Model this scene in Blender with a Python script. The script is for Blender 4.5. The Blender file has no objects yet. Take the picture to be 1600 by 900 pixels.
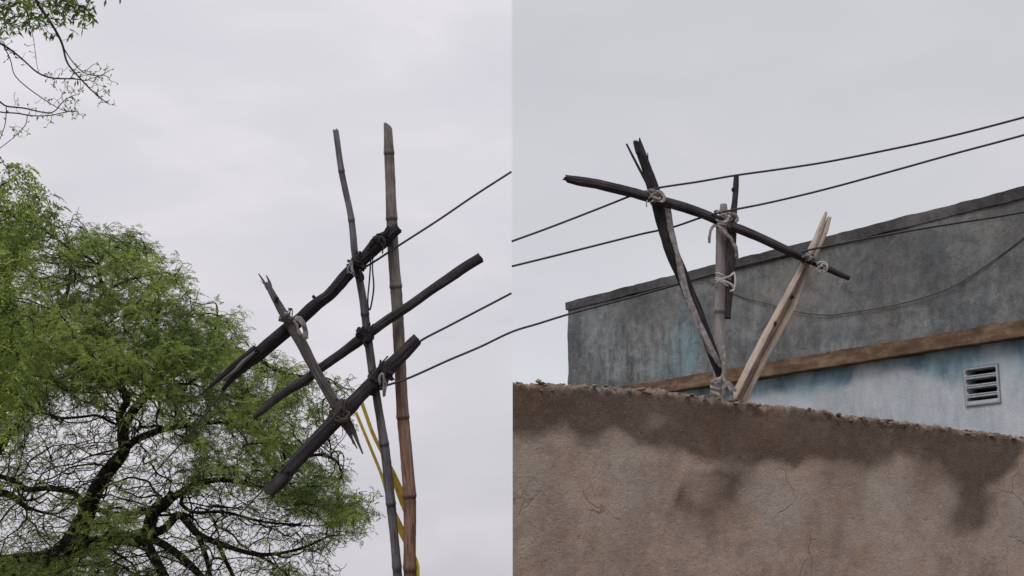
import bpy, math, random
import numpy as np
from mathutils import Vector

# ------------------------------------------------------------------ camera, sky, sun, exposure
scene = bpy.context.scene
COL = scene.collection
F = 2063.0; PITCH = math.radians(12.42); CAM = np.array([0.0, 0.0, 1.6])
cam_d = bpy.data.cameras.new('camera'); cam = bpy.data.objects.new('camera', cam_d)
COL.objects.link(cam); scene.camera = cam
cam_d.sensor_width = 36.0; cam_d.lens = F/1600*36
cam_d.clip_start = 0.05; cam_d.clip_end = 3000
cam.location = CAM.tolist(); cam.rotation_euler = (math.pi/2+PITCH, 0, 0)

SUN_EL, SUN_AZ = math.radians(52), math.radians(-28)      # azimuth from -Y (behind camera), to the left
w = bpy.data.worlds.new('World'); scene.world = w; w.use_nodes = True
wn, wl = w.node_tree.nodes, w.node_tree.links
wn.clear()
def N(nt, t, **kw):
    n = nt.nodes.new(t)
    for k, v in kw.items():
        if k.startswith('i_'):
            n.inputs[k[2:].replace('_', ' ')].default_value = v
        else: setattr(n, k, v)
    return n
nt = w.node_tree
def ramp(nt, fac, stops, interp='LINEAR'):
    r = nt.nodes.new('ShaderNodeValToRGB'); r.color_ramp.interpolation = interp
    e = r.color_ramp.elements
    while len(e) < len(stops): e.new(0.5)
    for k, (p, c) in enumerate(stops):
        e[k].position = p; e[k].color = (*c, 1) if len(c) == 3 else c
    if fac is not None: nt.links.new(fac, r.inputs['Fac'])
    return r
def mixc(nt, fac, a, b, mode='MIX'):
    m = nt.nodes.new('ShaderNodeMix'); m.data_type = 'RGBA'; m.blend_type = mode
    for s, v in ((0, fac), (6, a), (7, b)):
        if isinstance(v, (int, float)): m.inputs[s].default_value = v
        elif isinstance(v, tuple): m.inputs[s].default_value = (*v, 1)
        else: nt.links.new(v, m.inputs[s])
    return m.outputs[2]
def mth(nt, op, a, b=None, c=None, clamp=False):
    m = nt.nodes.new('ShaderNodeMath'); m.operation = op; m.use_clamp = clamp
    for i, v in enumerate((a, b, c)):
        if v is None: continue
        if isinstance(v, (int, float)): m.inputs[i].default_value = v
        else: nt.links.new(v, m.inputs[i])
    return m.outputs[0]
def lin(r, g, b):
    f = lambda c: ((c/255+0.055)/1.055)**2.4 if c > 10 else c/255/12.92
    return (f(r), f(g), f(b))
tc = wn.new('ShaderNodeTexCoord')
sep = wn.new('ShaderNodeSeparateXYZ'); wl.new(tc.outputs['Generated'], sep.inputs[0])
mp = wn.new('ShaderNodeMapping'); mp.inputs['Scale'].default_value = (5, 5, 14)
wl.new(tc.outputs['Generated'], mp.inputs[0])
nz = N(nt, 'ShaderNodeTexNoise', i_Scale=1.1, i_Detail=4.0, i_Roughness=0.5, i_Distortion=0.4)
wl.new(mp.outputs[0], nz.inputs['Vector'])
skyL = ramp(nt, sep.outputs[2], [(0.0, lin(205,202,209)), (0.13, lin(211,208,214)), (0.25, lin(218,215,221)),
                                 (0.42, lin(221,219,225)), (0.55, (0.9,0.9,0.94)), (1.0, (1.35,1.35,1.4))])
skyR = ramp(nt, sep.outputs[2], [(0.0, lin(212,213,218)), (0.16, lin(212,213,219)), (0.27, lin(206,206,211)),
                                 (0.42, lin(202,203,208)), (0.55, (0.9,0.9,0.94)), (1.0, (1.35,1.35,1.4))])
side = mth(nt, 'MULTIPLY_ADD', sep.outputs[0], 700.0, 0.5, clamp=True)      # edge of the cloud sheet
cA = mixc(nt, side, skyL.outputs[0], skyR.outputs[0])
mot = ramp(nt, nz.outputs[0], [(0.34, (0.94, 0.94, 0.952)), (0.50, (1, 1, 1)), (0.66, (1.09, 1.065, 1.075))])
cB = mixc(nt, mth(nt, 'MULTIPLY_ADD', side, -0.55, 1.0), cA, mot.outputs[0], 'MULTIPLY')
cC = mixc(nt, 1.0, cB, (10.0, 10.0, 10.0), 'MULTIPLY')
sky = wn.new('ShaderNodeTexSky'); sky.sky_type = 'NISHITA'; sky.sun_disc = False
sky.sun_elevation = SUN_EL; sky.sun_rotation = math.pi + SUN_AZ
cD = mixc(nt, 0.96, sky.outputs[0], cC)
bg = wn.new('ShaderNodeBackground'); bg.inputs['Strength'].default_value = 0.104
wl.new(cD, bg.inputs[0])
wo = wn.new('ShaderNodeOutputWorld'); wl.new(bg.outputs[0], wo.inputs[0])

sd = bpy.data.lights.new('sun', 'SUN'); sd.energy = 1.2; sd.angle = math.radians(25); sd.color = (1, 0.97, 0.93)
sun = bpy.data.objects.new('sun', sd); COL.objects.link(sun)
sdir = Vector((math.sin(SUN_AZ)*math.cos(SUN_EL), -math.cos(SUN_AZ)*math.cos(SUN_EL), math.sin(SUN_EL)))
sun.rotation_euler = sdir.to_track_quat('Z', 'Y').to_euler()
vs = scene.view_settings
vs.view_transform = 'Standard'; vs.look = 'None'; vs.gamma = 1; vs.use_curve_mapping = False; vs.exposure = 0.0

# ------------------------------------------------------------------ projection helpers
cp, sp = math.cos(PITCH), math.sin(PITCH)
def ray(px, py):
    a, b = (px-800)/F, (450-py)/F
    return np.array([a, cp - b*sp, sp + b*cp])
def at(px, py, Y):                       # world point seen at photo pixel px,py standing Y metres ahead
    d = ray(px, py); return CAM + d*(Y/d[1])
def mpp(Y): return Y/F                   # metres per photo pixel at distance Y
def on_plane(px, py, p0, nrm):
    d = ray(px, py); return CAM + d*(np.dot(p0-CAM, nrm)/np.dot(d, nrm))
def to_px(P):
    P = np.asarray(P)-CAM
    z = P[..., 1]*cp + P[..., 2]*sp; u = -P[..., 1]*sp + P[..., 2]*cp
    return 800+F*P[..., 0]/z, 450-F*u/z

# ------------------------------------------------------------------ noise (numpy)
def _h(ix, iy, iz, s):
    n = (ix*374761393 + iy*668265263 + iz*2147483647 + s*1274126177) & 0xffffffff
    n = ((n ^ (n >> 13))*1274126177) & 0xffffffff
    n = ((n ^ (n >> 16))*2246822519) & 0xffffffff
    return ((n ^ (n >> 15)) & 0xffffff)/float(0xffffff)
def vnoise(x, y, z=0.0, s=0):
    x, y, z = np.broadcast_arrays(np.asarray(x, float), np.asarray(y, float), np.asarray(z, float))
    fx, fy, fz = np.floor(x), np.floor(y), np.floor(z)
    ix, iy, iz = fx.astype(np.int64), fy.astype(np.int64), fz.astype(np.int64)
    u, v, t = x-fx, y-fy, z-fz
    u, v, t = u*u*(3-2*u), v*v*(3-2*v), t*t*(3-2*t)
    r = 0
    for a in (0, 1):
        for b in (0, 1):
            for c in (0, 1):
                r = r + _h(ix+a, iy+b, iz+c, s)*(u if a else 1-u)*(v if b else 1-v)*(t if c else 1-t)
    return r*2-1
def fbm(x, y, z=0.0, s=0, o=4):
    r = 0; a = 1.0; f = 1.0
    for k in range(o):
        r = r + a*vnoise(np.asarray(x)*f, np.asarray(y)*f, np.asarray(z)*f, s+k*17); a *= 0.5; f *= 2.03
    return r

# ------------------------------------------------------------------ object helpers
def tag(o, label=None, cat=None, group=None, kind=None):
    if label: o['label'] = label
    if cat: o['category'] = cat
    if group: o['group'] = group
    if kind: o['kind'] = kind
    return o
def empty(name, loc, label, cat, group=None):
    o = bpy.data.objects.new(name, None); COL.objects.link(o)
    o.location = [float(v) for v in loc]; o.empty_display_size = 0.2
    return tag(o, label, cat, group)
def link_mesh(name, me, mat, parent=None, label=None):
    o = bpy.data.objects.new(name, me); COL.objects.link(o)
    if mat: me.materials.append(mat)
    if parent is not None:
        pl = parent.location
        if parent.parent is not None: pl = pl + parent.parent.location
        o.parent = parent
        # vertices are in world coordinates: shift them into the parent's frame
        n = len(me.vertices); co = np.empty(n*3); me.vertices.foreach_get('co', co)
        co = co.reshape(-1, 3) - np.array(pl); me.vertices.foreach_set('co', co.ravel())
    if label: o['label'] = label
    return o
def set_origin(o, p):
    """move a top-level mesh's origin to world point p"""
    me = o.data; n = len(me.vertices); co = np.empty(n*3); me.vertices.foreach_get('co', co)
    co = co.reshape(-1, 3)-np.array(p); me.vertices.foreach_set('co', co.ravel()); o.location = [float(v) for v in p]

class Geo:
    def __init__(s): s.v = []; s.f = []; s.uv = []; s.tone = []; s.n = 0
    def add(s, v, f, uv=None, tone=None):
        v = np.asarray(v, float).reshape(-1, 3)
        s.v.append(v); o = s.n
        s.f.extend([tuple(i+o for i in q) for q in f])
        s.uv.append(np.zeros((len(v), 2)) if uv is None else np.asarray(uv, float))
        s.tone.append(np.zeros(len(v)) if tone is None else np.asarray(tone, float))
        s.n += len(v)
    def build(s, name, mat, parent=None, label=None, smooth=True):
        v = np.concatenate(s.v); uv = np.concatenate(s.uv); tn = np.concatenate(s.tone)
        me = bpy.data.meshes.new(name); me.from_pydata(v.tolist(), [], s.f)
        if smooth: me.polygons.foreach_set('use_smooth', [True]*len(me.polygons))
        ul = me.uv_layers.new(name='UVMap')
        li = np.empty(len(me.loops), dtype=np.int32); me.loops.foreach_get('vertex_index', li)
        ul.data.foreach_set('uv', uv[li].astype(np.float32).ravel())
        at_ = me.attributes.new('tone', 'FLOAT', 'POINT'); at_.data.foreach_set('value', tn.astype(np.float32))
        me.update()
        return link_mesh(name, me, mat, parent, label)

def crom(P, ds):
    """Catmull-Rom resample of rows (x,y,z,r...) with step ds"""
    P = np.asarray(P, float)
    if len(P) == 2:
        n = max(2, int(np.linalg.norm(P[1, :3]-P[0, :3])/ds)+1); t = np.linspace(0, 1, n)[:, None]
        return P[0]*(1-t)+P[1]*t
    Q = np.vstack([2*P[0]-P[1], P, 2*P[-1]-P[-2]]); out = []
    for i in range(1, len(Q)-2):
        a, b, c, d = Q[i-1], Q[i], Q[i+1], Q[i+2]
        n = max(2, int(np.linalg.norm(c[:3]-b[:3])/ds)+1)
        t = np.linspace(0, 1, n, endpoint=False)[:, None]
        out.append(0.5*((2*b)+(-a+c)*t+(2*a-5*b+4*c-d)*t*t+(-a+3*b-3*c+d)*t**3))
    out.append(P[-1:])
    return np.vstack(out)
def frames(C):
    T = np.gradient(C, axis=0); T /= np.linalg.norm(T, axis=1)[:, None]+1e-12
    ref = np.array([0, 1.0, 0]) if abs(T[0, 1]) < 0.9 else np.array([1.0, 0, 0])
    U = np.empty_like(T); u = ref - np.dot(ref, T[0])*T[0]; u /= np.linalg.norm(u); U[0] = u
    for i in range(1, len(T)):
        u = u - np.dot(u, T[i])*T[i]; u /= np.linalg.norm(u)+1e-12; U[i] = u
    return T, U, np.cross(T, U)
def tube(g, C, R, k=8, cap=True, flat=1.0, tone=None, uvoff=0.0):
    """plain tube through points C with radii R; flat<1 squashes it to a ribbon"""
    C = np.asarray(C, float); R = np.broadcast_to(np.asarray(R, float), (len(C),))
    T, U, V = frames(C); th = np.arange(k)/k*2*math.pi
    ring = C[:, None, :] + R[:, None, None]*(np.cos(th)[None, :, None]*U[:, None, :]*flat + np.sin(th)[None, :, None]*V[:, None, :])
    L = np.concatenate([[0], np.cumsum(np.linalg.norm(np.diff(C, axis=0), axis=1))])
    uv = np.stack(np.broadcast_arrays(th[None, :]*R.mean(), L[:, None]+uvoff), -1).reshape(-1, 2)
    f = []
    for i in range(len(C)-1):
        for j in range(k):
            a, b = i*k+j, i*k+(j+1) % k
            f.append((a, b, b+k, a+k))
    if cap:
        f.append(tuple(range(k))[::-1]); f.append(tuple((len(C)-1)*k+j for j in range(k)))
    tn = np.zeros(len(C)*k) if tone is None else np.repeat(np.broadcast_to(tone, (len(C),)), k)
    g.add(ring.reshape(-1, 3), f, uv, tn)

def stick(g, pts, seed=0, groove=0.10, lump=0.06, jag=(0.02, 0.02), nodes=(), tonef=None, k=30, ds=0.008, hollow=(False, False), slant=(0, 0), nodeh=0.10):
    """a piece of timber / bamboo. pts: (px, py, Y, half width px). jag: raggedness in metres of each end."""
    P = []
    for p in pts:
        c = at(p[0], p[1], p[2]); P.append([*c, p[3]*mpp(p[2]), p[1]])
    S = crom(P, ds); C = S[:, :3]; R = S[:, 3]; PY = S[:, 4]
    L = np.concatenate([[0], np.cumsum(np.linalg.norm(np.diff(C, axis=0), axis=1))])
    T, U, V = frames(C); th = np.arange(k)/k*2*math.pi
    ct, st = np.cos(th), np.sin(th)
    rr = R[:, None]*(1 + groove*fbm(ct[None]*3.0+5, st[None]*3.0+5, L[:, None]*1.1, seed, 4)
                     + lump*fbm(ct[None]*0.8, st[None]*0.8, L[:, None]*7.0, seed+50, 3)
                     + 0.03*vnoise(ct[None]*9, st[None]*9, L[:, None]*25, seed+90))
    tone = np.zeros((len(C), k))
    for ny in nodes:
        i0 = int(np.argmin(abs(PY-ny))); d = L-L[i0]; s = R[i0]
        rr *= (1 + nodeh*np.exp(-(d/(0.16*s+0.004))**2) + nodeh*0.9*np.exp(-((d-0.012)/(0.011))**2) - 0.06*np.exp(-((d-0.026)/0.009)**2)
               + 0.05*np.exp(-(d/(0.05))**2))[:, None]
        tone += (0.9*np.exp(-((d-0.024)/0.012)**2) + 0.35*np.exp(-((d-0.05)/0.04)**2))[:, None]
    if tonef is not None: tone = tonef(PY)[:, None] + tone*0  if tonef.__name__ == 'only' else tone + 0
    ring = C[:, None, :] + rr[..., None]*(ct[None, :, None]*U[:, None, :] + st[None, :, None]*V[:, None, :])
    rng = np.random.RandomState(seed+7)
    for e, idx, sg in ((0, 0, -1), (1, -1, 1)):
        j = jag[e]
        nse = vnoise(ct*2.1+3*e, st*2.1, 0.5, seed+11)*0.65 + vnoise(ct*6, st*6, 0.5+e, seed+12)*0.45
        sh = j*np.clip(nse+0.35, -0.2, 1.2) + slant[e]*(0.5+0.5*np.cos(th-1.2))*-1
        w_ = np.exp(-((L if e == 0 else L[-1]-L)/(abs(slant[e])*0.8+abs(j)*0.5+0.004))**1)
        for a in range(len(C)):
            if w_[a] < 0.01: continue
            ring[a] += (sg*sh*w_[a])[:, None]*T[idx][None, :]
    n = len(C)
    v = ring.reshape(-1, 3); f = []
    for i in range(n-1):
        for jx in range(k):
            a, b = i*k+jx, i*k+(jx+1) % k
            f.append((a, b, b+k, a+k))
    vv = [v]; tn = [tone.reshape(-1)]
    uu = np.stack(np.broadcast_arrays(th[None]*R.mean(), L[:, None]), -1).reshape(-1, 2); uvs = [uu]
    base = n*k
    for e, idx, sg in ((0, 0, -1), (1, -1, 1)):
        r0 = ring[idx]; c0 = r0.mean(axis=0)
        depth = 0.05 if hollow[e] else 0.0
        inner = c0 + (r0-c0)*(0.72 if hollow[e] else 0.55) + sg*T[idx]*((rng.rand(k)-0.6)*jag[e]*0.6)[:, None]
        inner2 = inner.mean(axis=0) + (inner-inner.mean(axis=0))*(0.95 if hollow[e] else 0.4) - sg*T[idx]*depth + sg*T[idx]*((rng.rand(k)-0.6)*jag[e]*0.5)[:, None]
        cc = inner2.mean(axis=0)[None]
        vv += [inner, inner2, cc]; tn += [np.full(k, 0.3), np.full(k, 0.8), np.full(1, 0.8)]
        uvs += [np.stack([th*R.mean()*0.6, np.full(k, L[idx]+0.01)], -1), np.stack([th*R.mean()*0.3, np.full(k, L[idx]+0.02)], -1), np.array([[0, L[idx]]])]
        o = 0 if e == 0 else (n-1)*k
        for jx in range(k):
            j2 = (jx+1) % k
            q = (o+jx, o+j2, base+j2, base+jx); q2 = (base+jx, base+j2, base+k+j2, base+k+jx); q3 = (base+k+jx, base+k+j2, base+2*k)
            if e == 0: q, q2, q3 = q[::-1], q2[::-1], q3[::-1]
            f += [q, q2, q3]
        base += 2*k+1
    g.add(np.concatenate(vv), f, np.concatenate(uvs), np.concatenate(tn))
    return C, R

# ------------------------------------------------------------------ materials
def new_mat(name):
    m = bpy.data.materials.new(name); m.use_nodes = True; nt = m.node_tree
    b = nt.nodes['Principled BSDF']; b.inputs['Roughness'].default_value = 0.85
    b.inputs['Specular IOR Level'].default_value = 0.25
    return m, nt, b
def bump(nt, h, strength, dist, normal=None):
    b = nt.nodes.new('ShaderNodeBump'); b.inputs['Strength'].default_value = strength; b.inputs['Distance'].default_value = dist
    nt.links.new(h, b.inputs['Height'])
    if normal is not None: nt.links.new(normal, b.inputs['Normal'])
    return b.outputs[0]
def noise(nt, vec, scale, detail=4, rough=0.55, dist=0.0):
    n = N(nt, 'ShaderNodeTexNoise', i_Scale=float(scale), i_Detail=float(detail), i_Roughness=rough, i_Distortion=dist)
    nt.links.new(vec, n.inputs['Vector']); return n.outputs[0]
def mapping(nt, vec, scale, loc=(0, 0, 0)):
    m = nt.nodes.new('ShaderNodeMapping'); m.inputs['Scale'].default_value = scale; m.inputs['Location'].default_value = loc
    nt.links.new(vec, m.inputs[0]); return m.outputs[0]
def wood(name, dark, mid, light, tonecol, grain=1.0, bmp=0.8, rough=0.85, patch=None, seed=0.0):
    m, nt, b = new_mat(name)
    uv = nt.nodes.new('ShaderNodeUVMap').outputs[0]
    tco = nt.nodes.new('ShaderNodeTexCoord').outputs['Object']
    g1 = noise(nt, mapping(nt, uv, (150*grain, 5, 1), (seed, seed, 0)), 1, 5, 0.6, 0.3)
    g2 = noise(nt, mapping(nt, uv, (500*grain, 14, 1), (seed, 0, 0)), 1, 3, 0.6)
    g3 = noise(nt, tco, 6.0, 4, 0.6)
    s = mth(nt, 'ADD', mth(nt, 'MULTIPLY', g1, 0.6), mth(nt, 'ADD', mth(nt, 'MULTIPLY', g2, 0.25), mth(nt, 'MULTIPLY', g3, 0.35)))
    c = ramp(nt, s, [(0.40, dark), (0.58, mid), (0.78, light)]).outputs[0]
    if patch:
        pn = noise(nt, tco, 3.0, 3, 0.5)
        c = mixc(nt, ramp(nt, pn, [(0.45, (0, 0, 0)), (0.62, (1, 1, 1))]).outputs[0], c, patch, 'MIX') if False else mixc(nt, mth(nt, 'MULTIPLY', ramp(nt, pn, [(0.45, (0, 0, 0)), (0.62, (1, 1, 1))]).outputs[0], 0.5), c, patch)
    crack = ramp(nt, g1, [(0.30, (1, 1, 1)), (0.37, (0, 0, 0))]).outputs[0]
    c = mixc(nt, mth(nt, 'MULTIPLY', crack, 0.75), c, tuple(v*0.25 for v in dark))
    a = nt.nodes.new('ShaderNodeAttribute'); a.attribute_name = 'tone'
    c = mixc(nt, mth(nt, 'MULTIPLY', a.outputs['Fac'], 0.75, clamp=True), c, tonecol)
    nt.links.new(c, b.inputs['Base Color']); b.inputs['Roughness'].default_value = rough
    nt.links.new(bump(nt, mth(nt, 'ADD', g1, mth(nt, 'MULTIPLY', g2, 0.4)), bmp, 0.006), b.inputs['Normal'])
    return m
M = {}
M['charred'] = wood('charred_wood', (0.005, 0.0045, 0.006), (0.015, 0.0125, 0.016), (0.055, 0.047, 0.053), (0.012, 0.010, 0.012))
M['grey_wood'] = wood('grey_wood', (0.03, 0.026, 0.027), (0.085, 0.075, 0.075), (0.17, 0.155, 0.15), (0.02, 0.017, 0.017), seed=3)
M['dark_grey_wood'] = wood('dark_grey_wood', (0.009, 0.0075, 0.009), (0.026, 0.022, 0.025), (0.085, 0.075, 0.077), (0.015, 0.012, 0.012), seed=5)
M['pale_wood'] = wood('pale_wood', (0.10, 0.068, 0.055), (0.40, 0.335, 0.295), (0.66, 0.58, 0.52), (0.10, 0.03, 0.02), patch=(0.44, 0.34, 0.235), seed=8)
M['post_wood'] = wood('post_wood', (0.06, 0.052, 0.052), (0.25, 0.22, 0.22), (0.42, 0.385, 0.375), (0.05, 0.04, 0.04), seed=11)
M['crack_shade_brown'] = wood('crack_shade_brown', (0.03, 0.018, 0.016), (0.085, 0.055, 0.05), (0.20, 0.13, 0.11), (0.02, 0.01, 0.01), seed=14)  # dark brown standing in for the shade inside the leaning pole's crack
M['bamboo_grey'] = wood('bamboo_grey', (0.028, 0.026, 0.031), (0.085, 0.078, 0.087), (0.20, 0.185, 0.195), (0.010, 0.008, 0.009), grain=0.5, bmp=0.25, rough=0.55, seed=2)
def bamboo_tan():
    m = wood('bamboo_tan', (0.04, 0.032, 0.033), (0.12, 0.098, 0.094), (0.25, 0.21, 0.195), (0.02, 0.014, 0.012), grain=0.5, bmp=0.25, rough=0.55, seed=7)
    nt = m.node_tree; b = nt.nodes['Principled BSDF']
    src = b.inputs['Base Color'].links[0].from_socket
    uv = nt.nodes.new('ShaderNodeUVMap').outputs[0]; sx = nt.nodes.new('ShaderNodeSeparateXYZ'); nt.links.new(uv, sx.inputs[0])
    f = ramp(nt, mth(nt, 'MULTIPLY', sx.outputs[1], 0.25), [(0.34, (0, 0, 0)), (0.56, (1, 1, 1))]).outputs[0]   # lower, unweathered culm keeps its tan skin
    nt.links.new(mixc(nt, f, src, mixc(nt, 1.0, src, (1.45, 1.05, 0.80), 'MULTIPLY')), b.inputs['Base Color'])
    return m
M['bamboo_tan'] = bamboo_tan()
def cloth(name, c1, c2, rough=0.95):
    m, nt, b = new_mat(name); tco = nt.nodes.new('ShaderNodeTexCoord').outputs['Object']
    uv = nt.nodes.new('ShaderNodeUVMap').outputs[0]
    n1 = noise(nt, tco, 30, 4); n2 = noise(nt, mapping(nt, uv, (60, 420, 1)), 1, 2)
    c = ramp(nt, mth(nt, 'ADD', mth(nt, 'MULTIPLY', n1, 0.7), mth(nt, 'MULTIPLY', n2, 0.3)), [(0.35, c1), (0.62, c2)]).outputs[0]
    nt.links.new(c, b.inputs['Base Color']); b.inputs['Roughness'].default_value = rough
    nt.links.new(bump(nt, mth(nt, 'ADD', n1, n2), 0.7, 0.004), b.inputs['Normal']); return m
M['pale_cloth'] = cloth('pale_cloth', (0.10, 0.09, 0.085), (0.34, 0.30, 0.28))
M['white_cloth'] = cloth('white_cloth', (0.22, 0.21, 0.205), (0.52, 0.50, 0.48))
M['dark_cloth'] = cloth('dark_cloth', (0.010, 0.009, 0.011), (0.035, 0.030, 0.034))
M['brown_cloth'] = cloth('brown_cloth', (0.025, 0.019, 0.018), (0.09, 0.07, 0.065))
M['grey_cloth'] = cloth('grey_cloth', (0.10, 0.09, 0.095), (0.27, 0.25, 0.25))
M['yellow'] = cloth('yellow_strap', (0.40, 0.27, 0.03), (0.62, 0.46, 0.07), 0.5)
M['bright_yellow'] = cloth('bright_yellow_strap', (0.60, 0.52, 0.03), (0.78, 0.70, 0.08), 0.5)
M['wire'] = cloth('wire_sheath', (0.020, 0.020, 0.026), (0.045, 0.043, 0.052), 0.5)
M['green_wire'] = cloth('green_wire', (0.045, 0.058, 0.056), (0.075, 0.092, 0.088), 0.6)
def bark_m(name, a, b_, c_):
    m, nt, b = new_mat(name); tco = nt.nodes.new('ShaderNodeTexCoord').outputs['Object']
    n1 = noise(nt, mapping(nt, tco, (1, 1, 0.5)), 14, 6, 0.65)
    nt.links.new(ramp(nt, n1, [(0.35, a), (0.55, b_), (0.75, c_)]).outputs[0], b.inputs['Base Color'])
    nt.links.new(bump(nt, n1, 0.9, 0.03), b.inputs['Normal']); b.inputs['Roughness'].default_value = 0.95
    b.inputs['Specular IOR Level'].default_value = 0.1
    return m
M['bark'] = bark_m('dark_bark', (0.009, 0.0075, 0.007), (0.025, 0.021, 0.020), (0.06, 0.051, 0.048))
M['bark_near'] = bark_m('twig_bark', (0.02, 0.016, 0.018), (0.045, 0.037, 0.040), (0.09, 0.078, 0.08))
def leaf_m(name, stops, nscale, trans=0.45):
    m = bpy.data.materials.new(name); m.use_nodes = True; nt = m.node_tree; nt.nodes.clear()
    tco = nt.nodes.new('ShaderNodeTexCoord').outputs['Object']
    a = nt.nodes.new('ShaderNodeAttribute'); a.attribute_name = 'tone'
    n1 = noise(nt, tco, nscale, 3, 0.55)
    s = mth(nt, 'ADD', mth(nt, 'MULTIPLY', n1, 0.75), mth(nt, 'MULTIPLY', a.outputs['Fac'], 0.25))
    c = ramp(nt, s, stops).outputs[0]
    d = N(nt, 'ShaderNodeBsdfPrincipled'); d.inputs['Roughness'].default_value = 0.6; d.inputs['Specular IOR Level'].default_value = 0.2
    nt.links.new(c, d.inputs['Base Color'])
    t = N(nt, 'ShaderNodeBsdfTranslucent'); nt.links.new(mixc(nt, 1.0, c, (1.5, 1.5, 1.0), 'MULTIPLY'), t.inputs[0])
    mx = nt.nodes.new('ShaderNodeMixShader'); mx.inputs[0].default_value = trans
    nt.links.new(d.outputs[0], mx.inputs[1]); nt.links.new(t.outputs[0], mx.inputs[2])
    o = nt.nodes.new('ShaderNodeOutputMaterial'); nt.links.new(mx.outputs[0], o.inputs[0]); return m
M['leaf_big'] = leaf_m('feathery_leaf', [(0.36, (0.050, 0.078, 0.032)), (0.48, (0.128, 0.18, 0.055)), (0.60, (0.26, 0.325, 0.090))], 0.9, 0.38)
M['leaf_near'] = leaf_m('neem_leaf', [(0.34, (0.040, 0.070, 0.022)), (0.48, (0.115, 0.18, 0.042)), (0.62, (0.30, 0.38, 0.085))], 2.0, 0.32)

# ------------------------------------------------------------------ ground
def ground():
    n = 90; xs = np.sign(np.linspace(-1, 1, n))*np.abs(np.linspace(-1, 1, n))**3*1500
    X, Y = np.meshgrid(xs, xs+10)
    Z = 0.03*fbm(X*0.5, Y*0.5, 0, 3, 3)*np.clip(1-np.hypot(X, Y)/200, 0, 1)-0.01
    v = np.stack([X, Y, Z], -1).reshape(-1, 3)
    f = [(j*n+i, j*n+i+1, (j+1)*n+i+1, (j+1)*n+i) for j in range(n-1) for i in range(n-1)]
    g = Geo(); g.add(v, f)
    m, nt, b = new_mat('packed_earth'); tco = nt.nodes.new('ShaderNodeTexCoord').outputs['Object']
    n1 = noise(nt, tco, 0.6, 8, 0.65); n2 = noise(nt, tco, 30, 4, 0.6)
    nt.links.new(ramp(nt, n1, [(0.35, (0.13, 0.10, 0.075)), (0.6, (0.22, 0.175, 0.135))]).outputs[0], b.inputs['Base Color'])
    nt.links.new(bump(nt, n2, 0.6, 0.02), b.inputs['Normal'])
    tag(g.build('ground', m), kind='structure')
ground()

# ------------------------------------------------------------------ brown boundary wall
dW = np.array([2745.0, math.hypot(F, F*math.tan(PITCH)), 0]); dW /= np.linalg.norm(dW)
nW = np.array([dW[1], -dW[0], 0.0])                      # faces the camera side
W0 = at(801.0, 597, 7.6); WH = W0[2]
dB = np.array([1624.0, -math.hypot(F, F*math.tan(PITCH)), 0]); dB /= np.linalg.norm(dB)
nB = np.array([dB[1], -dB[0], 0.0])                      # faces the camera side
B0 = at(888, 472, 20.0)
def smooth(a, b, x): t = np.clip((x-a)/(b-a), 0, 1); return t*t*(3-2*t)
_cs = [float(np.dot(on_plane(x, 620, W0, nW)-W0, dW)) for x in (800, 900, 1000, 1100, 1200, 1400, 1600)]
def crest_up(s): return np.interp(s, _cs, [0.004, 0.022, 0.044, 0.046, 0.040, 0.026, 0.018])
def wall_fields(P):
    px, py = to_px(P)
    wx = px + 14*fbm(px/45, py/45, 0, 5, 3); wy = py + 12*fbm(px/40, py/40, 7, 9, 3)
    edge = np.interp(wx, [700, 801, 851, 885, 922, 965, 993, 1029, 1065, 1100, 1143, 1171, 1200, 1233, 1280, 1330, 1370, 1400, 1440, 1480, 1505, 1520, 1560, 1600, 1700],
                     [690, 687, 669, 668, 687, 676, 687, 697, 705, 716, 722, 735, 717, 716, 728, 735, 722, 706, 705, 728, 765, 790, 750, 700, 705])
    damp = 1-smooth(-16, 20, wy-edge)
    def blob(x, y, rx, ry, s, pw=1.0):
        return s*np.exp(-(((wx-x)/rx)**2+((wy-y)/ry)**2)**pw)
    damp = damp*(1-blob(1029, 650, 30, 20, 0.45)) * (1-blob(1215, 655, 45, 25, 0.25))
    ext = blob(1062, 785, 14, 26, 0.75) + blob(1093, 812, 26, 20, 0.6) + blob(1136, 772, 42, 26, 0.8) + blob(1150, 745, 30, 20, 0.5) \
        + blob(1100, 745, 40, 8, 0.3) + blob(1305, 740, 28, 60, 0.35) + blob(1345, 770, 18, 70, 0.3) + blob(1460, 735, 35, 40, 0.5) \
        + blob(1516, 755, 36, 58, 0.95, 1.4) + blob(1515, 820, 24, 22, 0.6) + blob(855, 700, 20, 12, 0.35) + blob(1110, 850, 12, 40, 0.25) + blob(1305, 850, 12, 60, 0.28)
    damp = np.clip(np.maximum(damp, 0)+ext*(1-damp), 0, 1)
    lite = blob(975, 760, 40, 90, 0.8) + blob(835, 740, 30, 60, 0.6) + blob(1215, 790, 45, 50, 0.9) + blob(1400, 790, 45, 50, 0.8) + blob(1585, 800, 30, 60, 0.7)
    return damp, np.clip(lite, 0, 1)
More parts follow.
